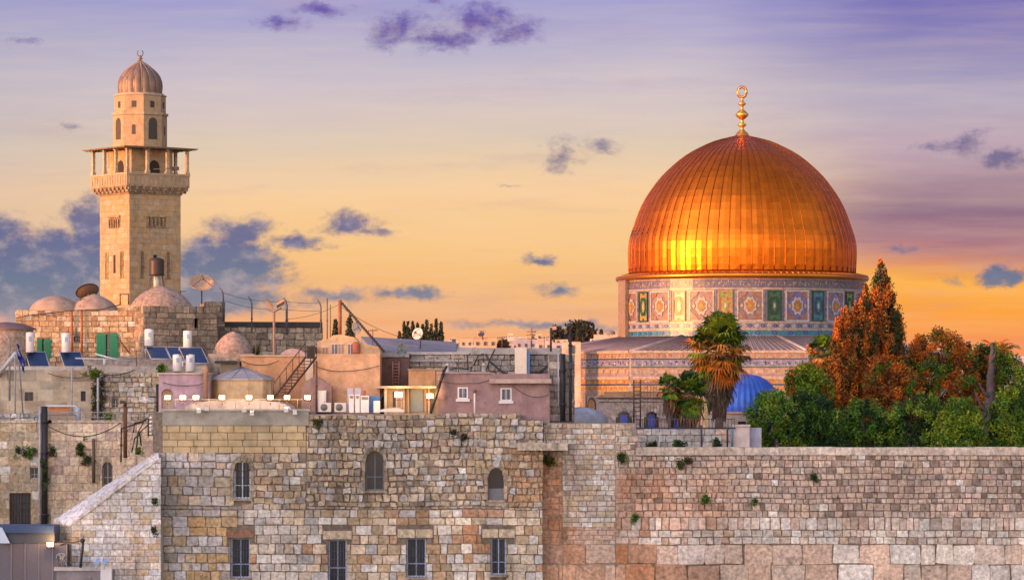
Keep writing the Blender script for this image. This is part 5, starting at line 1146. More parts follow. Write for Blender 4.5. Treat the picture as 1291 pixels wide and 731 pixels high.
# roof hut with shade roof
YH = 204.0; fr = front(YH); q = MB()
q.fbox(fr, X(484, YH), X(553, YH), 19, Z(489.5, YH), -3, 0, (.50, .38, .26)); hut = tag(q.build('roof_hut', 'plaster'), 'small cream roof hut under a flat shade roof, with a grey door and warm lamps', 'hut')
q = MB(); q.fbox(fr, X(473, YH), X(551, YH), Z(489.5, YH) + .003, Z(486.5, YH), -3.2, 1.7, (.30, .24, .19)); q.build('shade_roof', 'plaster', hut)
q = MB(); q.fbox(fr, X(517, YH), X(534, YH), Z(519, YH), Z(491.5, YH), .003, .06, (.25, .30, .33)); q.build('door', 'paint', hut)
q = MB(); q.fbox(fr, X(494, YH), X(507, YH), Z(515, YH), Z(492, YH), .003, .05, (.6, .5, .4)); q.fbox(fr, X(495, YH), X(499, YH), Z(513, YH), Z(493, YH), .053, .08, (.06, .04, .03)); q.fbox(fr, X(501, YH), X(505, YH), Z(513, YH), Z(493, YH), .053, .08, (.35, .25, .16)); q.build('window', 'paint', hut)
for a, b, cc_ in ((485, 488, (.66, .58, .48)), (514, 516, (.5, .3, .18)), (535, 538, (.5, .3, .18)), (539.5, 542, (.66, .5, .38)), (508, 510.5, (.5, .38, .3))): q = MB(); q.fbox(fr, X(a, YH), X(b, YH), 19, Z(489.5, YH), .09, .35, cc_); q.build('post', 'plaster', hut)
q = MB(); fr = front(201.5); q.prism([fr(X(a, 201.5), Z(b, 201.5)) for a, b in ((477, 519), (480, 516), (489, 514.5), (502, 514.5), (509, 517), (509, 519))], -fr.N * .9, (.64, .58, .54)); tag(q.build('covered_tub', 'white'), 'low white covered tub in front of the roof hut', 'tub')
q = MB(); fr = front(206.8); q.fbox(fr, X(515, 206.8), X(549, 206.8), 21, Z(466.5, 206.8), -2, 0, (.62, .34, .17)); q.fbox(fr, X(549.5, 206.8), X(557, 206.8), 21, Z(466, 206.8), -2, -.05, (.58, .38, .28)); q.fbox(fr, X(514, 206.8), X(558, 206.8), Z(466.5, 206.8) + .003, Z(465, 206.8), -2, .08, (.5, .33, .22)); tag(q.build('orange_room', 'plaster'), 'bright orange room above the roof hut', 'room')
q = MB(); A, B = Vector(W3(560, 467, 202.5)), Vector(W3(543, 520, 201.5)); q.tube([A, B], .09, (.03, .03, .03), 6); q.tube([W3(563, 462, 203), A, W3(556, 480, 202.2)], .07, (.03, .03, .03), 5); tag(q.build('slanted_duct', 'iron'), 'slanting black duct at the left edge of the mauve purple house', 'duct')
# purple house with two white windows
YQ = 202.5; fr = front(YQ); hq = [hpx(577, 590, 488, 502.5, YQ), hpx(631, 645, 489, 505, YQ)]
q = MB(); PU = (.29, .19, .19); backing(q, fr, X(552, YQ), X(693, YQ), 17, Z(471, YQ), hq, PU, .2); core(q, fr, X(552, YQ), X(693, YQ), 17, Z(471, YQ), 7, (.38, .30, .30), (.42, .37, .35)); pu = tag(q.build('purple_house', 'plaster'), 'mauve purple plaster house with two small white framed windows', 'house')
for h in hq:
    wn = window(pu, fr, h, 'none', .14); q = MB(); t1 = .07
    q.fbox(fr, h[0], h[1], h[2], h[2] + t1, -.1, .02, (.68, .66, .68)); q.fbox(fr, h[0], h[1], h[3] - t1, h[3], -.1, .02, (.68, .66, .68)); q.fbox(fr, h[0], h[0] + t1, h[2] + t1, h[3] - t1, -.1, .02, (.68, .66, .68)); q.fbox(fr, h[1] - t1, h[1], h[2] + t1, h[3] - t1, -.1, .02, (.68, .66, .68)); m_ = (h[0] + h[1]) / 2; q.fbox(fr, m_ - .03, m_ + .03, h[2] + t1, h[3] - t1, -.1, .0, (.68, .66, .68)); q.build('frame', 'white', wn)
    q = MB(); q.fbox(fr, h[0] - .1, h[1] + .1, h[2] - .16, h[2] - .003, -.1, .12, (.60, .56, .60)); q.build('sill', 'white', wn)
    q = MB()
    for k in range(1, 6): u = h[0] + (h[1] - h[0]) * k / 6; q.tube([fr(u, h[2] + .05, .03), fr(u, h[3] - .05, .03)], .012, (.3, .4, .6), 4)
    q.build('bars', 'paint', wn)
q = MB(); q.fbox(fr, X(617, YQ), X(695, YQ), Z(483, YQ), Z(477.5, YQ), .003, .5, (.42, .31, .27)); q.build('ledge', 'plaster', pu)
q = MB(); q.fbox(fr, X(551, YQ), X(618, YQ), Z(471, YQ) + .003, Z(468.5, YQ), -1, .1, (.30, .25, .26)); q.build('roof_edge', 'plaster', pu)
pipe('downpipe', 'white downpipe on the purple house between its windows', 'pipe', [W3(598.5, 523, 202.2), W3(598.5, 493, 202.2)], .055, (.6, .55, .58)); q = MB(); q.lathe(*W3(598.5, 493, 202.2)[:2], [(.1, Z(495, 202.2)), (.12, Z(491, 202.2))], (.12, .08, .09), 8, cap=True); tag(q.build('vent_cowl', 'iron'), 'dark cap on top of the white downpipe', 'cap')
# grey stone house behind it (545-720)
YS = 209.5; GS = lambda u, v: pick([((.34, .30, .28), 4), ((.40, .35, .31), 3), ((.26, .22, .2), 2), ((.44, .38, .30), 1)])
o, f_, _ = simple_house('grey_stone_house', 'low dark grey stone house with slab roof behind the purple house', 516, 622, 447, 475, YS, 6, GS, (.3, .42), (.4, 1.0), zb=17, bcol=(.15, .13, .12), roof=(.45, .42, .42))
q = MB(); q.fbox(f_, -.2, 5.0, Z(447, YS) + .004, Z(443.5, YS), -6, .15, (.40, .38, .40)); q.fbox(f_, -.1, 5.0, Z(456, YS), Z(453, YS), .06, .2, (.38, .36, .38)); q.build('slab_edge', 'plaster', o)
o, f_, _ = simple_house('tall_stone_house', 'grey brown stone house with cable-hung top, carrying the white box', 597, 706, 440, 478, 207.2, 6, GS, (.28, .4), (.3, .7), zb=17, bcol=(.15, .13, .12), roof=(.46, .42, .42), dep=(.02, .08), jit=.1)
q = MB(); q.fbox(f_, -.1, X(706, 207.2) - X(597, 207.2), Z(446.5, 207.2), Z(438.5, 207.2) , -6.05, .13, (.40, .37, .36)); q.build('slab_edge', 'plaster', o)
simple_house('corner_tower', 'narrow shaded stone corner house with black pipes, at the right end of the roofs', 692, 724, 447, 531, 203.2, 5, lambda u, v: pick([((.30, .26, .24), 4), ((.4, .34, .29), 2), ((.22, .19, .18), 2)]), (.35, .5), (.4, .8), zb=17, bcol=(.16, .14, .13), ang=0)
q = MB(); fr = front(206); q.fbox(fr, X(649, 206), X(664, 206), Z(474.5, 206), Z(438.5, 206), -.75, 0, (.70, .58, .46)); wb_ = tag(q.build('white_box', 'white'), 'tall cream white box standing on the stone house roof', 'box'); q = MB(); q.fbox(fr, X(664, 206) + .002, X(668, 206), Z(473, 206), Z(443, 206), -.7, -.1, (.1, .2, .42)); q.build('blue_side', 'paint', wb_)
q = MB(); q.fbox(fr, X(645, 206), X(668, 206), Z(478.5, 206), Z(474.5, 206) - .003, -1, .1, (.55, .38, .25)); tag(q.build('stone_plinth', 'plaster'), 'orange plinth under the tall white box', 'plinth')
cabs = [[(612, 446), (617, 455), (632, 468), (644, 474)], [(597, 461), (603, 448), (610, 446)], [(596, 463), (590, 466), (589, 448), (593, 446)], [(708, 446), (700, 455), (684, 466), (672, 474)], [(707, 449), (690, 460), (680, 472)], [(624, 440), (618, 452), (612, 470)], [(560, 467), (575, 464), (590, 465)]]
for i, pth in enumerate(cabs): pipe('black_hose', ['thick hose drooping left of the white box', 'short hose hooked at the left end of the tall stone house', 'looped hose on the grey stone house', 'thick hose slanting right of the white box', 'thinner hose slanting right of the white box', 'brown hose hanging at the left of the tall stone house', 'hose lying along the grey roof edge'][i], 'hose', [W3(a, b, 206.6 - (.0 if i != 6 else -1)) for a, b in pth], .075 if i in (0, 3) else .05, (.04, .04, .05), seg=6)
pipe('black_pipe', 'thick black pipe down the corner house', 'pipe', [W3(709.5, 531, 202.8), W3(709.5, 446, 202.8)], .15, (.025, .025, .03)); pipe('black_pole', 'tall black pole rising highest at the corner house', 'pole', [W3(719, 531, 202.6), W3(719, 416, 202.6)], .085, (.03, .025, .03)); pipe('black_pole', 'thin dark pole behind the white box', 'pole', [W3(694.5, 443, 206), W3(694.5, 413, 206)], .06, (.05, .04, .04)); pipe('grey_pipe', 'thin pale pipe left of the thick black pipe', 'pipe', [W3(704, 512, 202.8), W3(704, 446, 202.8)], .04, (.45, .42, .46))
q = MB(); x, y, z = W3(719, 461, 202.5); q.prism([(x - .12, y - .1, z - .15), (x + .2, y - .1, z - .15), (x + .2, y - .1, z + .15), (x - .12, y - .1, z + .15)], (0, .3, 0), (.04, .04, .05)); tag(q.build('junction_box', 'paint'), 'small black box on the tall black pole', 'box')
q = MB(); x, y, z = W3(695, 414, 206); q.prism([(x - .1, y, z - .1), (x + .3, y, z - .06), (x + .3, y, z + .14), (x - .1, y, z + .1)], (0, .2, 0), (.5, .3, .2)); tag(q.build('street_lamp', 'paint'), 'unlit lamp head on the thin dark pole', 'lamp')
pipe('antenna', 'small antenna mast on the far roofs left of the poles', 'antenna', [W3(670, 440, 230), W3(670, 413, 230)], .05, (.25, .15, .1))
q = MB()
for i, (a, b) in enumerate(((664, 418), (663, 422), (665, 427))): q.tube([W3(a, b, 230), W3(a + 12, b, 230)], .035, (.25, .15, .1), 4)
tag(q.build('antenna_bars', 'iron'), 'crossbars of the small antenna on the far roofs', 'antenna')
# ================================================================== far roofs and ridge town
q = MB(); fr = front(224)
def roofslab(name, label, pts, Y0, Y1, col, m='plaster'):
    """sloping roof: pts are (px,py) corners, first the near edge at Y0 then the far edge at Y1"""
    q = MB(); n = len(pts) // 2; P_ = [Vector(W3(a, b, Y0)) for a, b in pts[:n]] + [Vector(W3(a, b, Y1)) for a, b in pts[n:]]
    q.prism(P_, (0, 0, -.35), col); x0, x1 = P_[0].x, P_[n - 1].x; q.box(x0 + .1, x1 - .1, Y0 + .15, Y1 - .15, 14, min(p.z for p in P_) - .36, (.40, .34, .30))
    tag(q.build(name, m), label, 'roof')
roofslab('lead_grey_roof', 'long lead grey sloping roof behind the gabled orange house', [(470, 443), (575, 444), (575, 431), (455, 424)], 212, 222, (.25, .24, .27))
roofslab('sunlit_roof', 'flat cream sunlit roof in front of the far houses', [(540, 446), (622, 443), (600, 437.5), (552, 438)], 211.5, 220, (.66, .52, .38))
def far_house(px0, px1, p0, p1, Y, col, label, nwin=0, ang=0, name='far_house'):
    fr = Fr(X(px0, Y), Y, ang); L = X(px1, Y) - X(px0, Y); z1, z0 = Z(p0, Y), Z(p1, Y) - 6; q = MB(); q.fbox(fr, 0, L, z0, z1, -L * .8, 0, col); q.fbox(fr, -.05 * L * .2, L * 1.01, z1 + .01, z1 + .06 * L * .3, -L * .8, .05, lerp(col, GREY, .4)); o = tag(q.build(name, 'plaster'), label, 'house', 'houses of the town behind the roofs')
    for i in range(nwin):
        q = MB(); w_ = L / (nwin * 3); u = L * (i + .5) / nwin; zc = z1 - (Z(p0, Y) - Z(p1, Y)) * .45; q.fbox(fr, u - w_ / 2, u + w_ / 2, zc - w_ * .7, zc + w_ * .7, .01, .06, (.07, .06, .08)); q.build('window', 'glass', o)
    return o
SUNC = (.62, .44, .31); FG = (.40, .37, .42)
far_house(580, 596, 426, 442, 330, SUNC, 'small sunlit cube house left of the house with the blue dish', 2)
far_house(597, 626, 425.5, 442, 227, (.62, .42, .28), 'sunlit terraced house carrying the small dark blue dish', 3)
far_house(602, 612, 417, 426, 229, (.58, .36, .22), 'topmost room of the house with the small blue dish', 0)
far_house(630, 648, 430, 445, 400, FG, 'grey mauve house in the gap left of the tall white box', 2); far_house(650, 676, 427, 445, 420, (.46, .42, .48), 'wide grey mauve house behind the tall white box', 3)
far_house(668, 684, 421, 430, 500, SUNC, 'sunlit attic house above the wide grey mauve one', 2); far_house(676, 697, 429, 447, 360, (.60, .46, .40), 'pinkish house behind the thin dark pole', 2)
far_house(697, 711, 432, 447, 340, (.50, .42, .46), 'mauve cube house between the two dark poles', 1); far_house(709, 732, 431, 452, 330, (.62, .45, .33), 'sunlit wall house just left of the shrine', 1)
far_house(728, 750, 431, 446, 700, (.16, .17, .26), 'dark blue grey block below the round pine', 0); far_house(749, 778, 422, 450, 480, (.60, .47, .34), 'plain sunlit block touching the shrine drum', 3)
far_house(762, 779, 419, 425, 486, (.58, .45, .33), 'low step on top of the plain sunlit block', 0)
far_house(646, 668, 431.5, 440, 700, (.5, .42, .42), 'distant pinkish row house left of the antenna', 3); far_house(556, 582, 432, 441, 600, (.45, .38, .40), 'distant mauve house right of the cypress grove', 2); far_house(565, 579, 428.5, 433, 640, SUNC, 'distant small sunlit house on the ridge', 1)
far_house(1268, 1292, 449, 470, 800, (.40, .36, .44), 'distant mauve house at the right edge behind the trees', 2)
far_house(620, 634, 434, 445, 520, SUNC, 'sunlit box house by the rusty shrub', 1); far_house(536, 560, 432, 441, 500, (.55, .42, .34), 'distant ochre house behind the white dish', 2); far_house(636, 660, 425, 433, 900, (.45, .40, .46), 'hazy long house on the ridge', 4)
low_dome('far_dome', 'tiny dark dome on the plain sunlit block', 770, 416.5, 419.5, 6, 484, (.2, .16, .14))
extra = [(482, 500, 433, 440, 560, 'distant pale house behind the left part of the grey roof'), (584, 602, 430, 436, 820, 'small rose coloured house on the ridge behind the terraced house'), (612, 628, 433, 441, 300, 'low mauve house right under the terraced house'), (640, 652, 433, 441, 350, 'low cream house left of the antenna'), (655, 664, 424, 431, 880, 'narrow sunlit tower house on the ridge'),
         (680, 690, 424, 431, 760, 'tiny sunlit house on the ridge right of the antenna'), (686, 700, 426, 433, 640, 'ridge house below the small round tree'), (700, 716, 428, 436, 560, 'pale ridge house between the tree and the round pine'), (744, 757, 427, 433, 580, 'rose ridge house left of the plain sunlit block'), (566, 574, 425, 431, 900, 'tiny ridge house right of the cypress grove'), (640, 647, 420, 428, 760, 'slim sunlit house above the rusty shrub')]
for (a, b, p0, p1, Y_, lb) in extra: far_house(a, b, p0, p1, Y_, pick([(SUNC, 3), ((.52, .42, .40), 2), ((.62, .50, .38), 2)]), lb, 2)
def aerial(px, p1, p0, Y, label, n=5):
    t_ = thing('roof_aerial', label, 'antenna', W3(px, p1, Y), 'television aerials on the roofs'); q = MB(); q.tube([W3(px, p1, Y), W3(px, p0, Y)], .025, (.14, .11, .10), 5); q.build('mast', 'iron', t_); q = MB(); q.tube([W3(px - 6, p0 + 2, Y), W3(px + 6, p0 + 1, Y)], .018, (.14, .11, .10), 4)
    for i in range(n): u = px - 5.5 + 11 * i / (n - 1); q.tube([W3(u, p0 + .2, Y - .3), W3(u, p0 + 2.6, Y + .3)], .012, (.14, .11, .10), 4)
    q.build('dipoles', 'iron', t_)
for (px, p1, p0, Y, lb) in ((172, 462, 441, 224, 'aerial on the vaulted roof left of the mauve house'), (232, 471, 446, 206, 'aerial on the mauve house roof'), (322, 449, 425, 210, 'aerial on the orange wing right of the cracked dome'), (470, 437, 415, 210, 'aerial on the gabled roof room, right end'), (578, 470, 451, 205, 'aerial at the left of the purple house roof'), (633, 442, 424, 209, 'aerial on the tall stone house left of the white box'), (686, 441, 424, 209, 'aerial right of the white box'), (547, 466, 450, 208, 'aerial on the bright orange room'), (101, 392, 376, 238, 'aerial between the two left roof domes'), (228, 386, 366, 237, 'aerial beside the big round dish')): aerial(px, p1, p0, Y, lb)
for i, (pts, lb) in enumerate((([(399, 462), (430, 468), (478, 461)], 'grey cable crossing the orange house front'), ([(552, 480), (590, 483), (617, 479)], 'dark cable across the purple house below its roof edge'), ([(205, 482), (240, 486), (262, 480)], 'dark cable sagging over the mauve house'), ([(305, 455), (330, 460), (352, 454)], 'cable on the orange wing behind the pavilion'), ([(646, 486), (670, 500), (692, 497)], 'cable hanging under the purple house ledge'), ([(484, 492), (478, 505), (480, 518)], 'cable at the left post of the roof hut'), ([(60, 470), (90, 476), (116, 472)], 'cable drooping over the stained rendered house'))):
    Y_ = [205.8, 202.2, 202.7, 207.8, 202.2, 203, 220.6][i]; wire(lb, [W3(a, b, Y_) for a, b in pts], .08, .02)
for i, (a, b) in enumerate(((562, 567), (607, 613))):
    q = MB(); x, y, z = W3((a + b) / 2, 470, 205); r = Mt(b - a, 205) / 2; q.lathe(x, y, [(r, z), (r, z + .42), (r * 1.3, z + .44), (.02, z + .6)], (.42, .39, .38), 10); tag(q.build('roof_vent', 'paint'), ('left' if i == 0 else 'right') + ' round metal vent on the purple house roof', 'vent', 'round vents on the purple house roof')
# ================================================================== leaves
def leaf(q, p, s, col, up=None):
    a = Vector((random.gauss(0, 1), random.gauss(0, 1), random.gauss(0, 1))).normalized()
    b = a.cross(Vector((random.gauss(0, 1), random.gauss(0, 1), random.gauss(0, 1)))).normalized()
    if up: a = (a + Vector((0, 0, up))).normalized(); b = a.cross(b).normalized()
    p = Vector(p); l = s * random.uniform(.7, 1.3); w_ = s * random.uniform(.35, .6)
    q.v.extend((tuple(p - a * l * .5), tuple(p + b * w_ * .5 - a * l * .05), tuple(p + a * l * .5), tuple(p - b * w_ * .5 + a * l * .1))); n = len(q.v) - 4
    q.f.append((n, n + 1, n + 2, n + 3)); q.c.append(col); q.sm.append(False)
def clump(q, p, rx, rz, n, s, col, up=None, jit=.22):
    cc_ = jc(col, .38)
    for _ in range(n):
        d = Vector((random.gauss(0, 1), random.gauss(0, 1), random.gauss(0, 1))).normalized(); r = random.random() ** .4
        leaf(q, (p[0] + d.x * rx * r, p[1] + d.y * rx * r, p[2] + d.z * rz * r), s, jc(cc_, jit), up)
def trunk(q, pts, r0, r1, col=(.12, .085, .06)): q.tube(pts, r0, col, 8, r1)
def tree(name, label, group, Y, base_py, env, palette, ncl, nleaf, ls, cr, depth=.8, up=None, trunk_r=.25, trunk_top=None, asp=1.2):
    """env: list of (py, left px, right px) giving the crown outline; clumps fill that volume"""
    env = sorted(env); tp, bp = env[0][0], env[-1][0]
    def span(py):
        for i in range(len(env) - 1):
            if env[i][0] <= py <= env[i + 1][0]:
                t = (py - env[i][0]) / (env[i + 1][0] - env[i][0]); return (env[i][1] + (env[i + 1][1] - env[i][1]) * t, env[i][2] + (env[i + 1][2] - env[i][2]) * t)
    mid_ = span((tp + bp) / 2); cxp = (span(tp)[0] + span(tp)[1]) / 2 * .3 + (mid_[0] + mid_[1]) / 2 * .7
    t_ = thing(name, label, 'tree', (X(cxp, Y), Y, Z(base_py, Y)), group)
    q = MB(); top = Z(trunk_top or (tp + (bp - tp) * .25), Y); bx = X(cxp, Y); zb = Z(base_py, Y)
    trunk(q, [(bx, Y, zb), (bx + .1, Y, (zb + top) / 2), (bx, Y, top)], trunk_r, trunk_r * .25)
    for k in range(7):
        f = random.uniform(.35, .8); z0 = zb + (top - zb) * f; a = random.uniform(0, 6.28); l = (span(bp)[1] - span(bp)[0]) * Y / F * .35 * (1.1 - f)
        q.tube([(bx, Y, z0), (bx + math.cos(a) * l * .5, Y + math.sin(a) * l * .5, z0 + l * .35), (bx + math.cos(a) * l, Y + math.sin(a) * l, z0 + l * .9)], trunk_r * .3, (.12, .085, .06), 5, .03)
    q.build('trunk', 'bark', t_)
    q = MB(); wts = []
    areas = [(py, span(py)) for py in [tp + (bp - tp) * (i + .5) / 40 for i in range(40)]]; tot = sum(s_[1] - s_[0] for _, s_ in areas)
    for _ in range(ncl):
        x_ = random.random() * tot
        for py, s_ in areas:
            x_ -= s_[1] - s_[0]
            if x_ <= 0: break
        py += random.uniform(-.5, .5) * (bp - tp) / 40; c0 = (s_[0] + s_[1]) / 2; hw = (s_[1] - s_[0]) / 2; a = random.uniform(0, 2 * math.pi); rr = random.random() ** .35
        px = c0 + hw * rr * math.cos(a) * random.uniform(.9, 1.1); yy_ = Y + hw * Y / F * depth * rr * math.sin(a)
        k = cr * random.uniform(.6, 1.25) * min(1.0, .35 + hw / 22)
        clump(q, (X(px, Y), yy_, Z(py, Y)), k, k * asp, nleaf, ls, pick(palette), up)
    q.build('crown', 'leaf', t_); return t_
SUN_ORG = (.52, .135, .009); SUN_ORG2 = (.28, .085, .012); GRN = (.06, .14, .012); DGR = (.014, .042, .012); YGR = (.15, .21, .014); BRN = (.11, .05, .018)  # orange leaf tones carry the low sun in their colour
RP = [(SUN_ORG, 5), (SUN_ORG2, 4), (BRN, 2), (DGR, 3)]
gt = 'trees behind the big wall'
tree('cypress_tree', 'tallest pointed cypress with orange sunlight put into its leaf colour, beside the golden dome', gt, 231, 620, [(331, 1110, 1112.5), (345, 1105, 1118), (360, 1099, 1123), (378, 1099, 1131), (395, 1093, 1134), (415, 1089, 1139), (445, 1086, 1140), (480, 1080, 1146), (560, 1082, 1150)], [(SUN_ORG, 4), (SUN_ORG2, 3), (BRN, 3), (DGR, 5)], 520, 72, .185, .30, up=1.0, asp=2.3)
tree('cypress_tree', 'second pointed cypress, leaves tinted with orange sunlight, just left of the tallest one', gt, 229, 620, [(360, 1089.5, 1092), (378, 1084, 1097), (400, 1073, 1100), (430, 1068, 1104), (470, 1066, 1108), (555, 1066, 1110)], RP, 380, 72, .185, .30, up=1.0, asp=2.3)
tree('cypress_tree', 'lower cypress shoulder, leaves tinted with orange sunlight, right in front of the shrine drum', gt, 228, 620, [(392, 1062, 1066), (405, 1055, 1074), (425, 1047, 1078), (460, 1042, 1080), (500, 1040, 1082), (550, 1040, 1082)], RP, 280, 72, .185, .30, up=.9, asp=2.2)
tree('broad_tree', 'broad rounded tree with green and sun-tinted orange leaves right of the tallest cypress', gt, 233, 620, [(418, 1178, 1195), (424, 1150, 1205), (436, 1138, 1222), (460, 1128, 1232), (500, 1124, 1236), (550, 1124, 1236)], [(SUN_ORG, 4), (SUN_ORG2, 4), (GRN, 3), (BRN, 1), (YGR, 1)], 430, 78, .20, .44, asp=1.0)
tree('broad_tree', 'orange tinted bush-like tree in front of the tallest cypress', gt, 226, 620, [(452, 1108, 1128), (465, 1095, 1150), (490, 1085, 1160), (530, 1085, 1165)], [(SUN_ORG, 4), (SUN_ORG2, 4), (GRN, 2), (BRN, 2)], 230, 70, .19, .38)
tree('broad_tree', 'dark green tree around the dead trunk near the right edge', gt, 235, 620, [(438, 1232, 1262), (450, 1224, 1278), (470, 1216, 1300), (550, 1214, 1310)], [(GRN, 4), (DGR, 3), (YGR, 2), (SUN_ORG2, 1.6)], 330, 78, .20, .44, asp=1.0)
tree('dark_cypress', 'narrow dark green cypress at the left of the orange tinted ones', gt, 224, 620, [(466, 1030, 1034), (480, 1022, 1042), (505, 1017, 1048), (560, 1017, 1050)], [(DGR, 5), (GRN, 1)], 260, 60, .16, .33, up=1, asp=1.7)
gb = 'low green trees along the wall top'
for (lab, Y, env, pal) in (('leftmost low green tree, in front of the blue dome', 212, [(494, 966, 982), (506, 948, 1000), (525, 939, 1008), (545, 941, 1012), (575, 950, 1016)], [(GRN, 5), (YGR, 3), (DGR, 1.5)]),
                           ('loose yellow green tree right of the blue dome, before the tiled wall', 222, [(462, 1008, 1022), (472, 994, 1040), (490, 992, 1046), (510, 996, 1046)], [(GRN, 3), (YGR, 3), (SUN_ORG2, 2)]),
                           ('dark green low tree under the dark cypress', 214, [(496, 1006, 1030), (522, 990, 1060), (570, 985, 1075)], [(DGR, 4), (GRN, 4)]),
                           ('mid green low tree under the orange tinted cypresses', 212, [(506, 1070, 1096), (526, 1050, 1130), (570, 1045, 1140)], [(GRN, 5), (DGR, 2), (YGR, 1)]),
                           ('mid green low tree below the broad orange tree', 211, [(498, 1150, 1176), (522, 1122, 1200), (570, 1118, 1210)], [(GRN, 4), (DGR, 3), (YGR, 1)]),
                           ('lighter yellow green low tree left of the dead trunk foot', 209, [(506, 1200, 1222), (530, 1182, 1240), (570, 1178, 1246)], [(YGR, 4), (GRN, 4)]),
                           ('light green low tree at the right edge', 210, [(488, 1270, 1300), (520, 1245, 1310), (570, 1238, 1315)], [(YGR, 4), (GRN, 4), (DGR, 1)])):
    tree('low_tree', lab, gb, Y, 640, env, pal, 190, 78, .175, .38, trunk_r=.14)
# dead trunk
t_ = thing('dead_tree', 'bare grey dead trunk with broken branches standing out of the green trees', 'tree', W3(1246, 600, 220))
q = MB(); P3 = lambda a, b, d=0: W3(a, b, 220 + d); q.tube([P3(1245, 600), P3(1246, 525), P3(1247, 505), P3(1249, 490), P3(1248.5, 475), P3(1250.5, 462), P3(1250, 450), P3(1251.5, 443), P3(1250.5, 432)], .36, (.075, .06, .065), 9, .10); q.build('trunk', 'bark', t_)
for br in ([(1246, 520), (1237, 512), (1231, 498), (1228, 490)], [(1247, 500), (1240, 494), (1234, 482)], [(1246, 515), (1254, 505), (1257, 492)], [(1250, 455), (1254, 448), (1256, 440)], [(1245, 525), (1234, 522), (1229, 510)]):
    q = MB(); q.tube([P3(a, b, -.2) for a, b in br], .13, (.075, .06, .06), 6, .03); q.build('branch', 'bark', t_)
# palms
def frond(q, base, az, el, L, col, droop=1.0, n=16, lw=.55, dead=False):
    d = Vector((math.cos(az) * math.cos(el), math.sin(az) * math.cos(el), math.sin(el))); p = Vector(base); pts = [p.copy()]
    for i in range(n):
        d = (d + Vector((0, 0, -droop * (.05 + .11 * i / n)))).normalized(); p = p + d * L / n; pts.append(p.copy())
    q.tube(pts[:], .035, lerp(col, (.15, .12, .05), .4), 4, .01)
    for i in range(3, n + 1):
        t_ = i / n; w_ = lw * math.sin(math.pi * min(1, .15 + .85 * t_)) ** .6; dd = (pts[i] - pts[i - 1]).normalized(); sd = dd.cross(Vector((0, 0, 1)))
        if sd.length < .1: sd = Vector((1, 0, 0))
        sd.normalize()
        for s_ in (-1, 1):
            for k in range(2):
                tip = pts[i] + (sd * s_ + dd * random.uniform(.4, .9) + Vector((0, 0, random.uniform(-.7, .1) - (.6 if dead else 0)))).normalized() * w_ * random.uniform(.7, 1.1); b_ = pts[i] - dd * .06 * k; wv = dd * .05
                q.v.extend((tuple(b_ - wv), tuple(b_ + wv), tuple(tip))); m_ = len(q.v) - 3; q.f.append((m_, m_ + 1, m_ + 2)); q.c.append(jc(col, .3)); q.sm.append(False)
def fan(q, base, az, el, L, rad, col, n=22):
    """fan palm leaf: stalk and a round pleated blade of narrow blades"""
    d = Vector((math.cos(az) * math.cos(el), math.sin(az) * math.cos(el), math.sin(el))); p = Vector(base) + d * L - Vector((0, 0, L * .12)); q.tube([base, tuple(Vector(base) + d * L * .5), tuple(p)], .03, (.12, .12, .03), 4, .015)
    sd = d.cross(Vector((0, 0, 1)));  sd = sd.normalized() if sd.length > .05 else Vector((1, 0, 0)); cc_ = jc(col, .25)
    for i in range(n):
        a = -2.1 + 4.2 * i / (n - 1); v = (d * math.cos(a) + sd * math.sin(a)).normalized(); tip = p + v * rad * random.uniform(.8, 1.05) + Vector((0, 0, -rad * random.uniform(.15, .5))); mid_ = p + v * rad * .55 + Vector((0, 0, random.uniform(-.05, .05))); wv = v.cross(d.cross(sd)).normalized() * .07
        q.v.extend((tuple(p), tuple(mid_ - wv), tuple(tip), tuple(mid_ + wv))); m_ = len(q.v) - 4; q.f.append((m_, m_ + 1, m_ + 2, m_ + 3)); q.c.append(jc(cc_, .2)); q.sm.append(False)
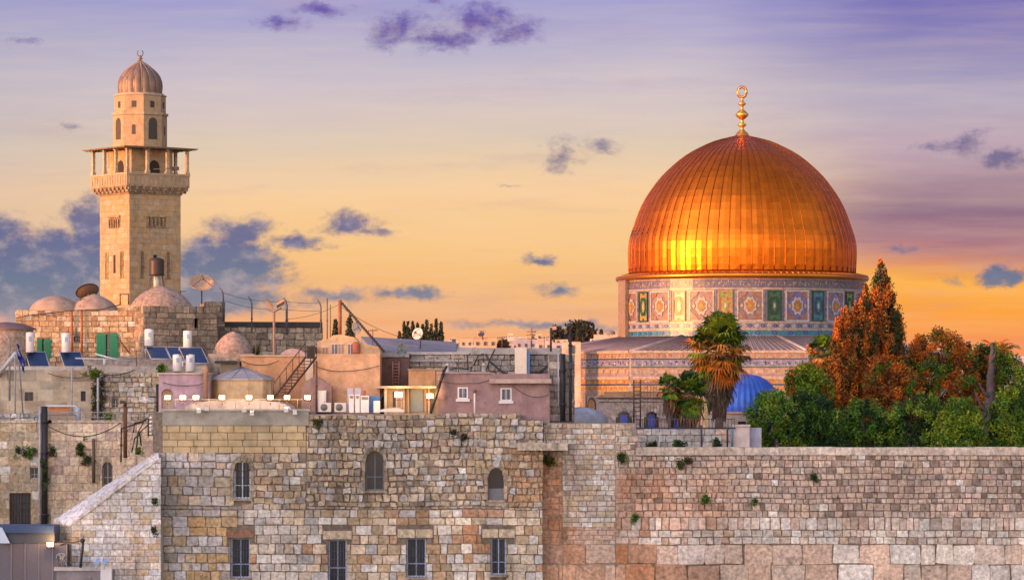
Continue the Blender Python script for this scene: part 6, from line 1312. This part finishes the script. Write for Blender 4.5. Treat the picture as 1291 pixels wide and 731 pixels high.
def fan_palm(label, px, crown_py, base_py, Y, spread, skirt, ncr, grp, dead=70, tr=.3, mixo=.5, rad=.85):
    t_ = thing('palm_tree', label, 'palm', W3(px, base_py, Y), grp); S = Mt(spread, Y); cz = Z(crown_py, Y); x = X(px, Y)
    q = MB(); q.tube([(x, Y, Z(base_py, Y)), (x + .05, Y, (cz + Z(base_py, Y)) / 2), (x, Y, cz)], tr, (.16, .11, .08), 10, tr * .8); q.build('trunk', 'bark', t_)
    q = MB()
    for i in range(ncr):
        f = (i + .5) / ncr; el = R(85 - 135 * f + random.uniform(-10, 10)); az = i * 2.39996 + random.uniform(-.3, .3); low = f > .42
        fan(q, (x, Y, cz - S * .5 * f), az, el, S * random.uniform(.55, .8) * (1 if f < .6 else .8), S * rad * random.uniform(.42, .62), pick([(GRN, 3), (YGR, 3), ((.02, .05, .012), 2)]) if (not low or random.random() > mixo) else pick([(SUN_ORG, 3), ((.34, .17, .03), 3), ((.16, .08, .03), 1)]), 20)  # lower fronds take sunlight orange into their colour
    q.build('crown', 'leaf', t_)
    q = MB(); sk = Mt(skirt, Y)
    for i in range(dead):
        f = random.random() ** .8; a = random.uniform(0, 2 * math.pi); z_ = cz - S * .25 - sk * f * .75; rr = S * (.62 * (1 - f) ** 1.1 + .10) * random.uniform(.5, 1.1)
        for k in range(7):
            b_ = (x + math.cos(a) * rr * .5 + random.uniform(-.1, .1), Y + math.sin(a) * rr * .5, z_ + random.uniform(0, .3)); tip = (x + math.cos(a) * rr + random.uniform(-.25, .25), Y + math.sin(a) * rr, z_ - random.uniform(.5, 1.5)); w_ = .045
            q.v.extend((b_, (tip[0] - w_, tip[1], tip[2] + .3), tip, (tip[0] + w_, tip[1], tip[2] + .3))); m_ = len(q.v) - 4; q.f.append((m_, m_ + 1, m_ + 2, m_ + 3)); q.c.append(jc(pick([((.34, .15, .04), 3), ((.24, .11, .045), 3), ((.12, .07, .04), 2)]) if f < .45 else (.11, .07, .05), .35)); q.sm.append(False)
    q.build('dead_frond_skirt', 'leaf', t_); return t_
gp_ = 'palms in front of the shrine'
fan_palm('tall bushy fan palm with a shaggy orange skirt of dead fronds before the shrine', 906, 432, 600, 222, 42, 84, 95, gp_, 260, .3, .75, 1.0)
fan_palm('lower dark green fan palm left of the shaggy orange palm', 868, 492, 600, 216, 26, 40, 50, gp_, 70, .24, .05, 1.0)
fan_palm('slim small fan palm at the left of the palm group', 843, 484, 600, 215, 16, 20, 22, gp_, 16, .09, .2, 1.0)
fan_palm('palm with a green crown half hidden behind the orange tinted cypresses', 1036, 440, 600, 240, 22, 30, 40, gp_, 50, .25, .5, 1.0)
t_ = thing('date_palm', 'feathery palm with arching orange lit fronds behind the dead trunk', 'palm', W3(1258, 600, 240)); q = MB(); q.tube([W3(1258, 600, 240), W3(1256, 455, 240)], .3, (.15, .1, .07), 9, .22); q.build('trunk', 'bark', t_)
q = MB()
for i in range(46): frond(q, W3(1256 + random.uniform(-2, 2), 458, 240), random.uniform(0, 6.28), R(random.uniform(-5, 75)), random.uniform(1.8, 2.9), pick([(SUN_ORG, 3), (YGR, 3), (GRN, 2)]), 1.3)
q.build('crown', 'leaf', t_)
# ------------------------------------------------------------------ things between wall and shrine
q = MB(); fr = front(200); LW = lambda u, v: pick([(LGREY, 4), (WHT, 2), (GREY, 2), (PINK, 1)]); stones(q, fr, X(803, 200), X(925, 200), Z(566, 200), Z(540.5, 200), (.34, .42), (.4, .8), LW, (), None, (.015, .04), .06); core(q, fr, X(803, 200), X(925, 200), 15, Z(540.5, 200), .8, (.4, .37, .35)); backing(q, fr, X(803, 200), X(925, 200), 15, Z(540.5, 200), [], (.24, .22, .2)); tag(q.build('low_stone_wall', 'stone'), 'low pale grey stone wall behind the wall coping, under the palms', 'wall')
q = MB(); q.fbox(front(199.7), X(925, 199.7), X(945, 199.7), 15, Z(537.5, 199.7), -.9, 0, (.52, .44, .42)); q.fbox(front(199.7), X(924, 199.7), X(946, 199.7), Z(537.5, 199.7) + .003, Z(535, 199.7), -1, .08, (.5, .44, .42)); tag(q.build('plaster_pier', 'plaster'), 'pinkish plaster pier at the right end of the low grey wall', 'pier')
q = MB(); q.fbox(front(200.6), X(945, 200.6), X(960, 200.6), 15, Z(539, 200.6), -.5, 0, (.42, .42, .52)); tag(q.build('lavender_wall', 'plaster'), 'short lavender wall piece beside the pier, half behind the leaves', 'wall')
q = MB(); Yf = 199.6
for px in [802 + 4 * i for i in range(32)]: q.tube([W3(px, 541, Yf), W3(px, 528, Yf)], .014, (.10, .08, .09), 4)
q.tube([W3(801, 539.3, Yf), W3(927, 539.3, Yf)], .035, (.05, .05, .06), 5); q.tube([W3(801, 528, Yf), W3(927, 528, Yf)], .018, (.1, .08, .09), 4); tag(q.build('iron_railing', 'iron'), 'thin iron railing on top of the low grey wall', 'railing')
pipe('iron_post', 'black post against the middle of the low grey wall', 'post', [W3(885, 566, 199.5), W3(884, 536, 199.5)], .05, (.04, .04, .05)); pipe('iron_post', 'dark post at the right end of the low grey wall', 'post', [W3(917, 566, 199.5), W3(917, 541, 199.5)], .05, (.04, .04, .05)); pipe('blue_post', 'thin blue grey post beside the plaster pier', 'post', [W3(923, 564, 199.4), W3(923, 540, 199.4)], .07, (.12, .2, .3))
# arcade with blue shuttered arches
YC = 224.0; fr = front(YC); ha = [hpx(776, 797, 518.5, 550, YC, 1.15), hpx(812, 831, 518.5, 550, YC, 1.15), hpx(846, 860, 519, 550, YC, 1.15)]
q = MB(); backing(q, fr, X(755, YC), X(880, YC), 15, Z(501, YC), ha, (.60, .46, .40), .5); stones(q, fr, X(755, YC), X(880, YC), Z(550, YC), Z(503, YC), (.34, .4), (.5, .9), lambda u, v: pick([((.60, .46, .40), 4), ((.56, .42, .34), 2), ((.64, .52, .46), 2)]), ha, None, (.008, .014), .01, .005); core(q, fr, X(755, YC), X(880, YC), 15, Z(501, YC), 6, (.55, .42, .36), (.5, .42, .38)); ar = tag(q.build('arcade_house', 'stone'), 'pink stone arcade building with blue shuttered arches, between the shrine and the wall', 'building')
q = MB(); q.fbox(fr, X(753, YC), X(882, YC), Z(501, YC) + .003, Z(498, YC), -6, .25, (.58, .36, .24)); q.fbox(fr, X(754, YC), X(881, YC), Z(506, YC), Z(504, YC), .02, .12, (.62, .5, .44)); q.build('cornice', 'stone', ar)
q = MB(); q.fbox(fr, X(764, YC), X(880, YC), Z(498, YC) + .004, Z(493.5, YC), -5.6, -.4, (.52, .27, .16)); q.build('tile_edge', 'plaster', ar)
for h in ha:
    w_ = (h[1] - h[0]) / 2; m_ = (h[0] + h[1]) / 2; wn = window(ar, fr, h, 'none', .35, glass='glass'); q = MB(); sp_ = h[3] - w_ * 1.15
    q.fbox(fr, m_ - w_ * .45, m_ + w_ * .45, h[2], sp_ + w_ * .75, -.33, -.22, (.03, .10, .5)); q.build('blue_shutter', 'bluewin', wn)
    q = MB()
    for k in range(7):
        a0 = math.pi * k / 7 + .03; a1 = math.pi * (k + 1) / 7 - .03
        q.prism([fr(m_ - r * math.cos(a), sp_ + (w_ * 1.15 + (r - w_)) * math.sin(a)) for r, a in ((w_ + .01, a0), (w_ + .01, a1), (w_ + .26, a1), (w_ + .26, a0))], fr.N * .05, jc((.56, .42, .36) if k % 2 else (.66, .55, .48)))
    q.build('arch_ring', 'stone', wn)
q = MB(); x = X(733, 216); q.lathe(x, 219.5, [(1.7, 15), (1.7, Z(533, 216))] + [(1.7 * math.cos(i * math.pi / 18), Z(533, 216) + .95 * math.sin(i * math.pi / 18)) for i in range(1, 9)] + [(.01, Z(533, 216) + .96)], (.38, .38, .43), 28); tag(q.build('white_dome', 'plaster'), 'low whitish lead dome right of the corner house', 'dome')
# scaffold in front of arcade
t_ = thing('scaffold', 'thin iron scaffold lattice standing before the arcade building', 'scaffold', W3(825, 545, 218))
q = MB()
for px in (799, 807.5): q.tube([W3(px, 545, 218), W3(px, 479, 218)], .05, (.10, .06, .06), 5)
q.build('tower_post', 'iron', t_); q = MB()
for i in range(12): q.tube([W3(799, 482 + i * 5.2, 218), W3(807.5, 482 + i * 5.2, 218)], .025, (.10, .06, .06), 4)
q.build('rung', 'iron', t_); q = MB()
for px in range(812, 884, 4): q.tube([W3(px, 540, 218.2), W3(px, 480, 218.2)], .013, (.25, .16, .14), 4)
for py in (482, 494, 506): q.tube([W3(808, py, 218.2), W3(884, py, 218.2)], .02, (.25, .16, .14), 4)
q.build('mesh_screen', 'iron', t_)
# blue domed building
YBd = 232.0; x = X(939, YBd + 2); r = Mt(47, YBd); q = MB(); q.lathe(x, YBd + r, [(r * 1.06, 15), (r * 1.06, Z(519.5, YBd))], (.56, .44, .36), 8, R(22.5), False); q.lathe(x, YBd + r, [(r * 1.10, Z(521.5, YBd)), (r * 1.10, Z(519, YBd)), (r * .9, Z(518.5, YBd))], (.60, .36, .22), 8, R(22.5), False); bd = tag(q.build('blue_domed_building', 'plaster'), 'small cream building with a ribbed bright blue dome, behind the palms', 'building')
q = MB(); H = Z(471.5, YBd + r) - Z(519, YBd); z0 = Z(519, YBd); ns = 36; vs = []
for i in range(13):
    t = i / 12; rr = r * (math.cos(t * math.pi / 2) ** .82)
    for k in range(ns * 2): a = math.pi * k / ns; r2 = rr * (1.0 if k % 2 else .975) + .005; vs.append((x + r2 * math.cos(a), YBd + r + r2 * math.sin(a), z0 + H * math.sin(t * math.pi / 2)))
q.add(vs, [(i * ns * 2 + k, i * ns * 2 + (k + 1) % (ns * 2), (i + 1) * ns * 2 + (k + 1) % (ns * 2), (i + 1) * ns * 2 + k) for i in range(12) for k in range(ns * 2)], (.045, .13, .52), False); q.build('blue_dome', 'bluedome', bd)
for sgn, pp in enumerate(((962, 548), (935, 548))):
    q = MB(); q.fbox(front(YBd - .2), X(pp[0] - 5, YBd), X(pp[0] + 5, YBd), 16, Z(531, YBd), 0, .12, (.08, .10, .2)); q.build('window', 'glass', bd)
# ------------------------------------------------------------------ far trees
gf = 'trees on the far ridge'
def far_cyp(px, p0, p1, w_, Y, label):
    t_ = thing('far_cypress', label, 'tree', W3(px, p1, Y), gf); s = Y / F
    q = MB(); q.tube([W3(px, p1 + 5, Y), W3(px, p0 + 4, Y)], .35, (.05, .04, .03), 5, .1); q.build('trunk', 'bark', t_); q = MB()
    for i in range(70):
        f = random.random(); hw = w_ * s * (f ** .6) * .5; a = random.uniform(0, 6.28); clump(q, (X(px, Y) + hw * math.cos(a) * .8, Y + hw * math.sin(a), Z(p0 + (p1 - p0) * f, Y)), .12 * w_ * s + .1, .35 * w_ * s, 9, 1.5 * s + .25, (.035, .045, .022), 1.0)
    q.build('crown', 'leaf', t_)
for i, (px, p0, w_, lb) in enumerate(((509.5, 407, 5, 'cypress'), (514, 404.5, 7, 'cypress'), (520.5, 406, 6, 'cypress'), (526.5, 408, 5, 'cypress'), (533, 410, 5, 'cypress'), (538, 405, 6, 'cypress'), (544, 410, 6, 'cypress'), (550, 404, 6, 'cypress'), (556, 406, 6, 'cypress'), (503.5, 419, 4, 'cypress'))):
    far_cyp(px, p0 + random.uniform(-1, 2), 437, w_ * 1.35, 700, 'dark cypress of the grove behind the grey roof, ' + ['first full one from its left end', 'second from its left end', 'third from its left end', 'fourth from its left end', 'fifth, low one in the middle', 'sixth from its left end', 'third from its right end', 'second from its right end, the tallest', 'the rightmost', 'the tiny one far left'][i])
far_cyp(423, 405, 430, 10, 500, 'dark tree left of the slanting mast behind the gabled roof'); far_cyp(441, 400, 430, 12, 500, 'dark tree right of the upright mast behind the gabled roof'); far_cyp(729, 406, 425, 4, 620, 'thin left spike rising out of the round pine'); far_cyp(735.5, 405.5, 425, 4, 620, 'thin right spike rising out of the round pine'); far_cyp(758, 416, 424, 4, 620, 'tiny cypress on the block left of the drum')
tree('far_pine', 'round dark pine rising left of the shrine drum', gf, 640, 445, [(410, 724, 742), (416, 715, 748), (425, 713, 750), (440, 716, 750)], [((.04, .04, .022), 3), ((.03, .035, .03), 3), ((.09, .05, .03), 1)], 200, 16, .9, 1.2, trunk_r=.4); tree('far_pine', 'small round dark tree between the two dark poles', gf, 620, 440, [(414, 699, 706), (419, 696, 709), (430, 697, 709)], [((.04, .04, .025), 3), ((.05, .04, .03), 2)], 90, 16, .7, .9, trunk_r=.3)
tree('rusty_shrub', 'rusty orange shrub by the far sunlit houses', None, 260, 445, [(429, 630, 638), (435, 625, 642), (443, 625, 642)], [((.14, .05, .02), 3), ((.09, .04, .02), 2)], 60, 20, .2, .3, trunk_r=.06)
# ------------------------------------------------------------------ plants on walls
def bush(px, py, Y, rx, rz, label, pal, n=14, name='caper_bush', out=.25, ls=.13):
    q = MB(); x, y, z = W3(px, py, Y)
    for _ in range(n): clump(q, (x + random.gauss(0, .4) * Mt(rx, Y), y - out + random.uniform(-.1, .15), z + random.gauss(0, .4) * Mt(rz, Y)), .16, .2, 26, ls, pick(pal))
    q.tube([(x, y + .1, z + .05), (x, y - out, z)], .03, (.12, .09, .06), 4)
    tag(q.build(name, 'leaf'), label, 'bush', 'bushes growing out of the walls')
GP = [(GRN, 3), (DGR, 3), (YGR, 1), (BRN, .6)]; DP = [(DGR, 3), ((.06, .05, .03), 2), (GRN, 1)]
for (px, py, Y, rx, rz, lb) in ((690, 580, 195, 18, 7, 'wide green caper bush under the projecting slabs'), (784, 578, 195, 6, 10, 'caper bush near the top of the pale stone patch'), (1026, 602, 195, 5, 6, 'caper bush in the upper middle of the big wall'), (888, 629, 195, 5, 7, 'caper bush in the centre left of the big wall'), (800, 653, 195, 3, 7, 'small dry tuft left of the big blocks'), (856, 585, 195, 5, 4, 'small tuft below the low grey wall'), (868, 580, 195, 6, 3, 'tiny dark tuft just under the coping'), (951, 632, 195, 3, 3, 'tiniest reddish tuft in the middle of the big wall'), (37, 571, 212, 13, 8, 'grey green bush above the barred window on the far left'), (23, 568, 212, 2, 5, 'dark tuft at the far left edge of the facade'), (103, 566, 212, 10, 11, 'large hanging bush on the ochre facade'), (110, 578, 212, 6, 10, 'dark dangling ivy under the large hanging bush'), (66, 570, 212, 4, 7, 'dark tuft right of the drain pipe'), (57, 600, 211.5, 4, 30, 'ivy trail along the drain pipe'), (196, 632, 192.4, 3, 5, 'dark leaf clump standing in for a hole right of the buttress, upper'), (195, 667, 192.4, 3, 6, 'dark leaf clump standing in for a hole right of the buttress, lower'), (400, 535, 194, 4, 5, 'dark leaf clump standing in for a hole near the top left of the facade'), (572, 545, 194, 3, 3, 'tiny dark leaf clump standing in for a hole near the facade top'), (584, 550, 194, 3, 3, 'tiny dark leaf clump right of another, standing in for a hole near the facade top'), (175, 569, 194, 6, 3, 'green tuft on the top of the sloping coping')):  # clumps at the buttress joint and facade top stand in for dark holes
    bush(px, py, Y, rx, rz, lb, DP if ('dark' in lb or 'ivy' in lb) else GP, n=int(5 + rx * rz * .12))
for (px, py, Y, rx, rz, lb) in ((118, 470, 219.5, 10, 6, 'yellow green plant on the roof above the ivy strands'), (203, 464, 224, 7, 5, 'green bush on the roof behind the mauve house'), (137, 527, 214, 7, 3, 'low bush behind the terrace railing'), (822, 563, 199.3, 8, 4, 'dry dark bush at the left foot of the low grey wall'), (856, 561, 199.3, 8, 4, 'dry dark bush in the middle at the foot of the low grey wall'), (903, 560, 199.3, 6, 6, 'dry dark bush right at the foot of the low grey wall'), (322, 441, 228, 4, 5, 'dark shrub right of the cracked dome')):
    bush(px, py, Y, rx, rz, lb, DP if 'dark' in lb else [(YGR, 3), (GRN, 2)], n=int(8 + rx * rz * .3), name='roof_bush', out=0, ls=.16)
for i, px in enumerate((120, 128)):
    q = MB()
    for k in range(60): clump(q, W3(px + random.uniform(-3.5, 3.5), random.uniform(474, 530), 220.7), .14, .2, 14, .14, pick([((.07, .06, .035), 3), (DGR, 2), ((.10, .07, .04), 2)]))
    tag(q.build('ivy_strand', 'leaf'), ('left' if i == 0 else 'right') + ' dark dried ivy strand between the rendered and the rubble house', 'ivy')
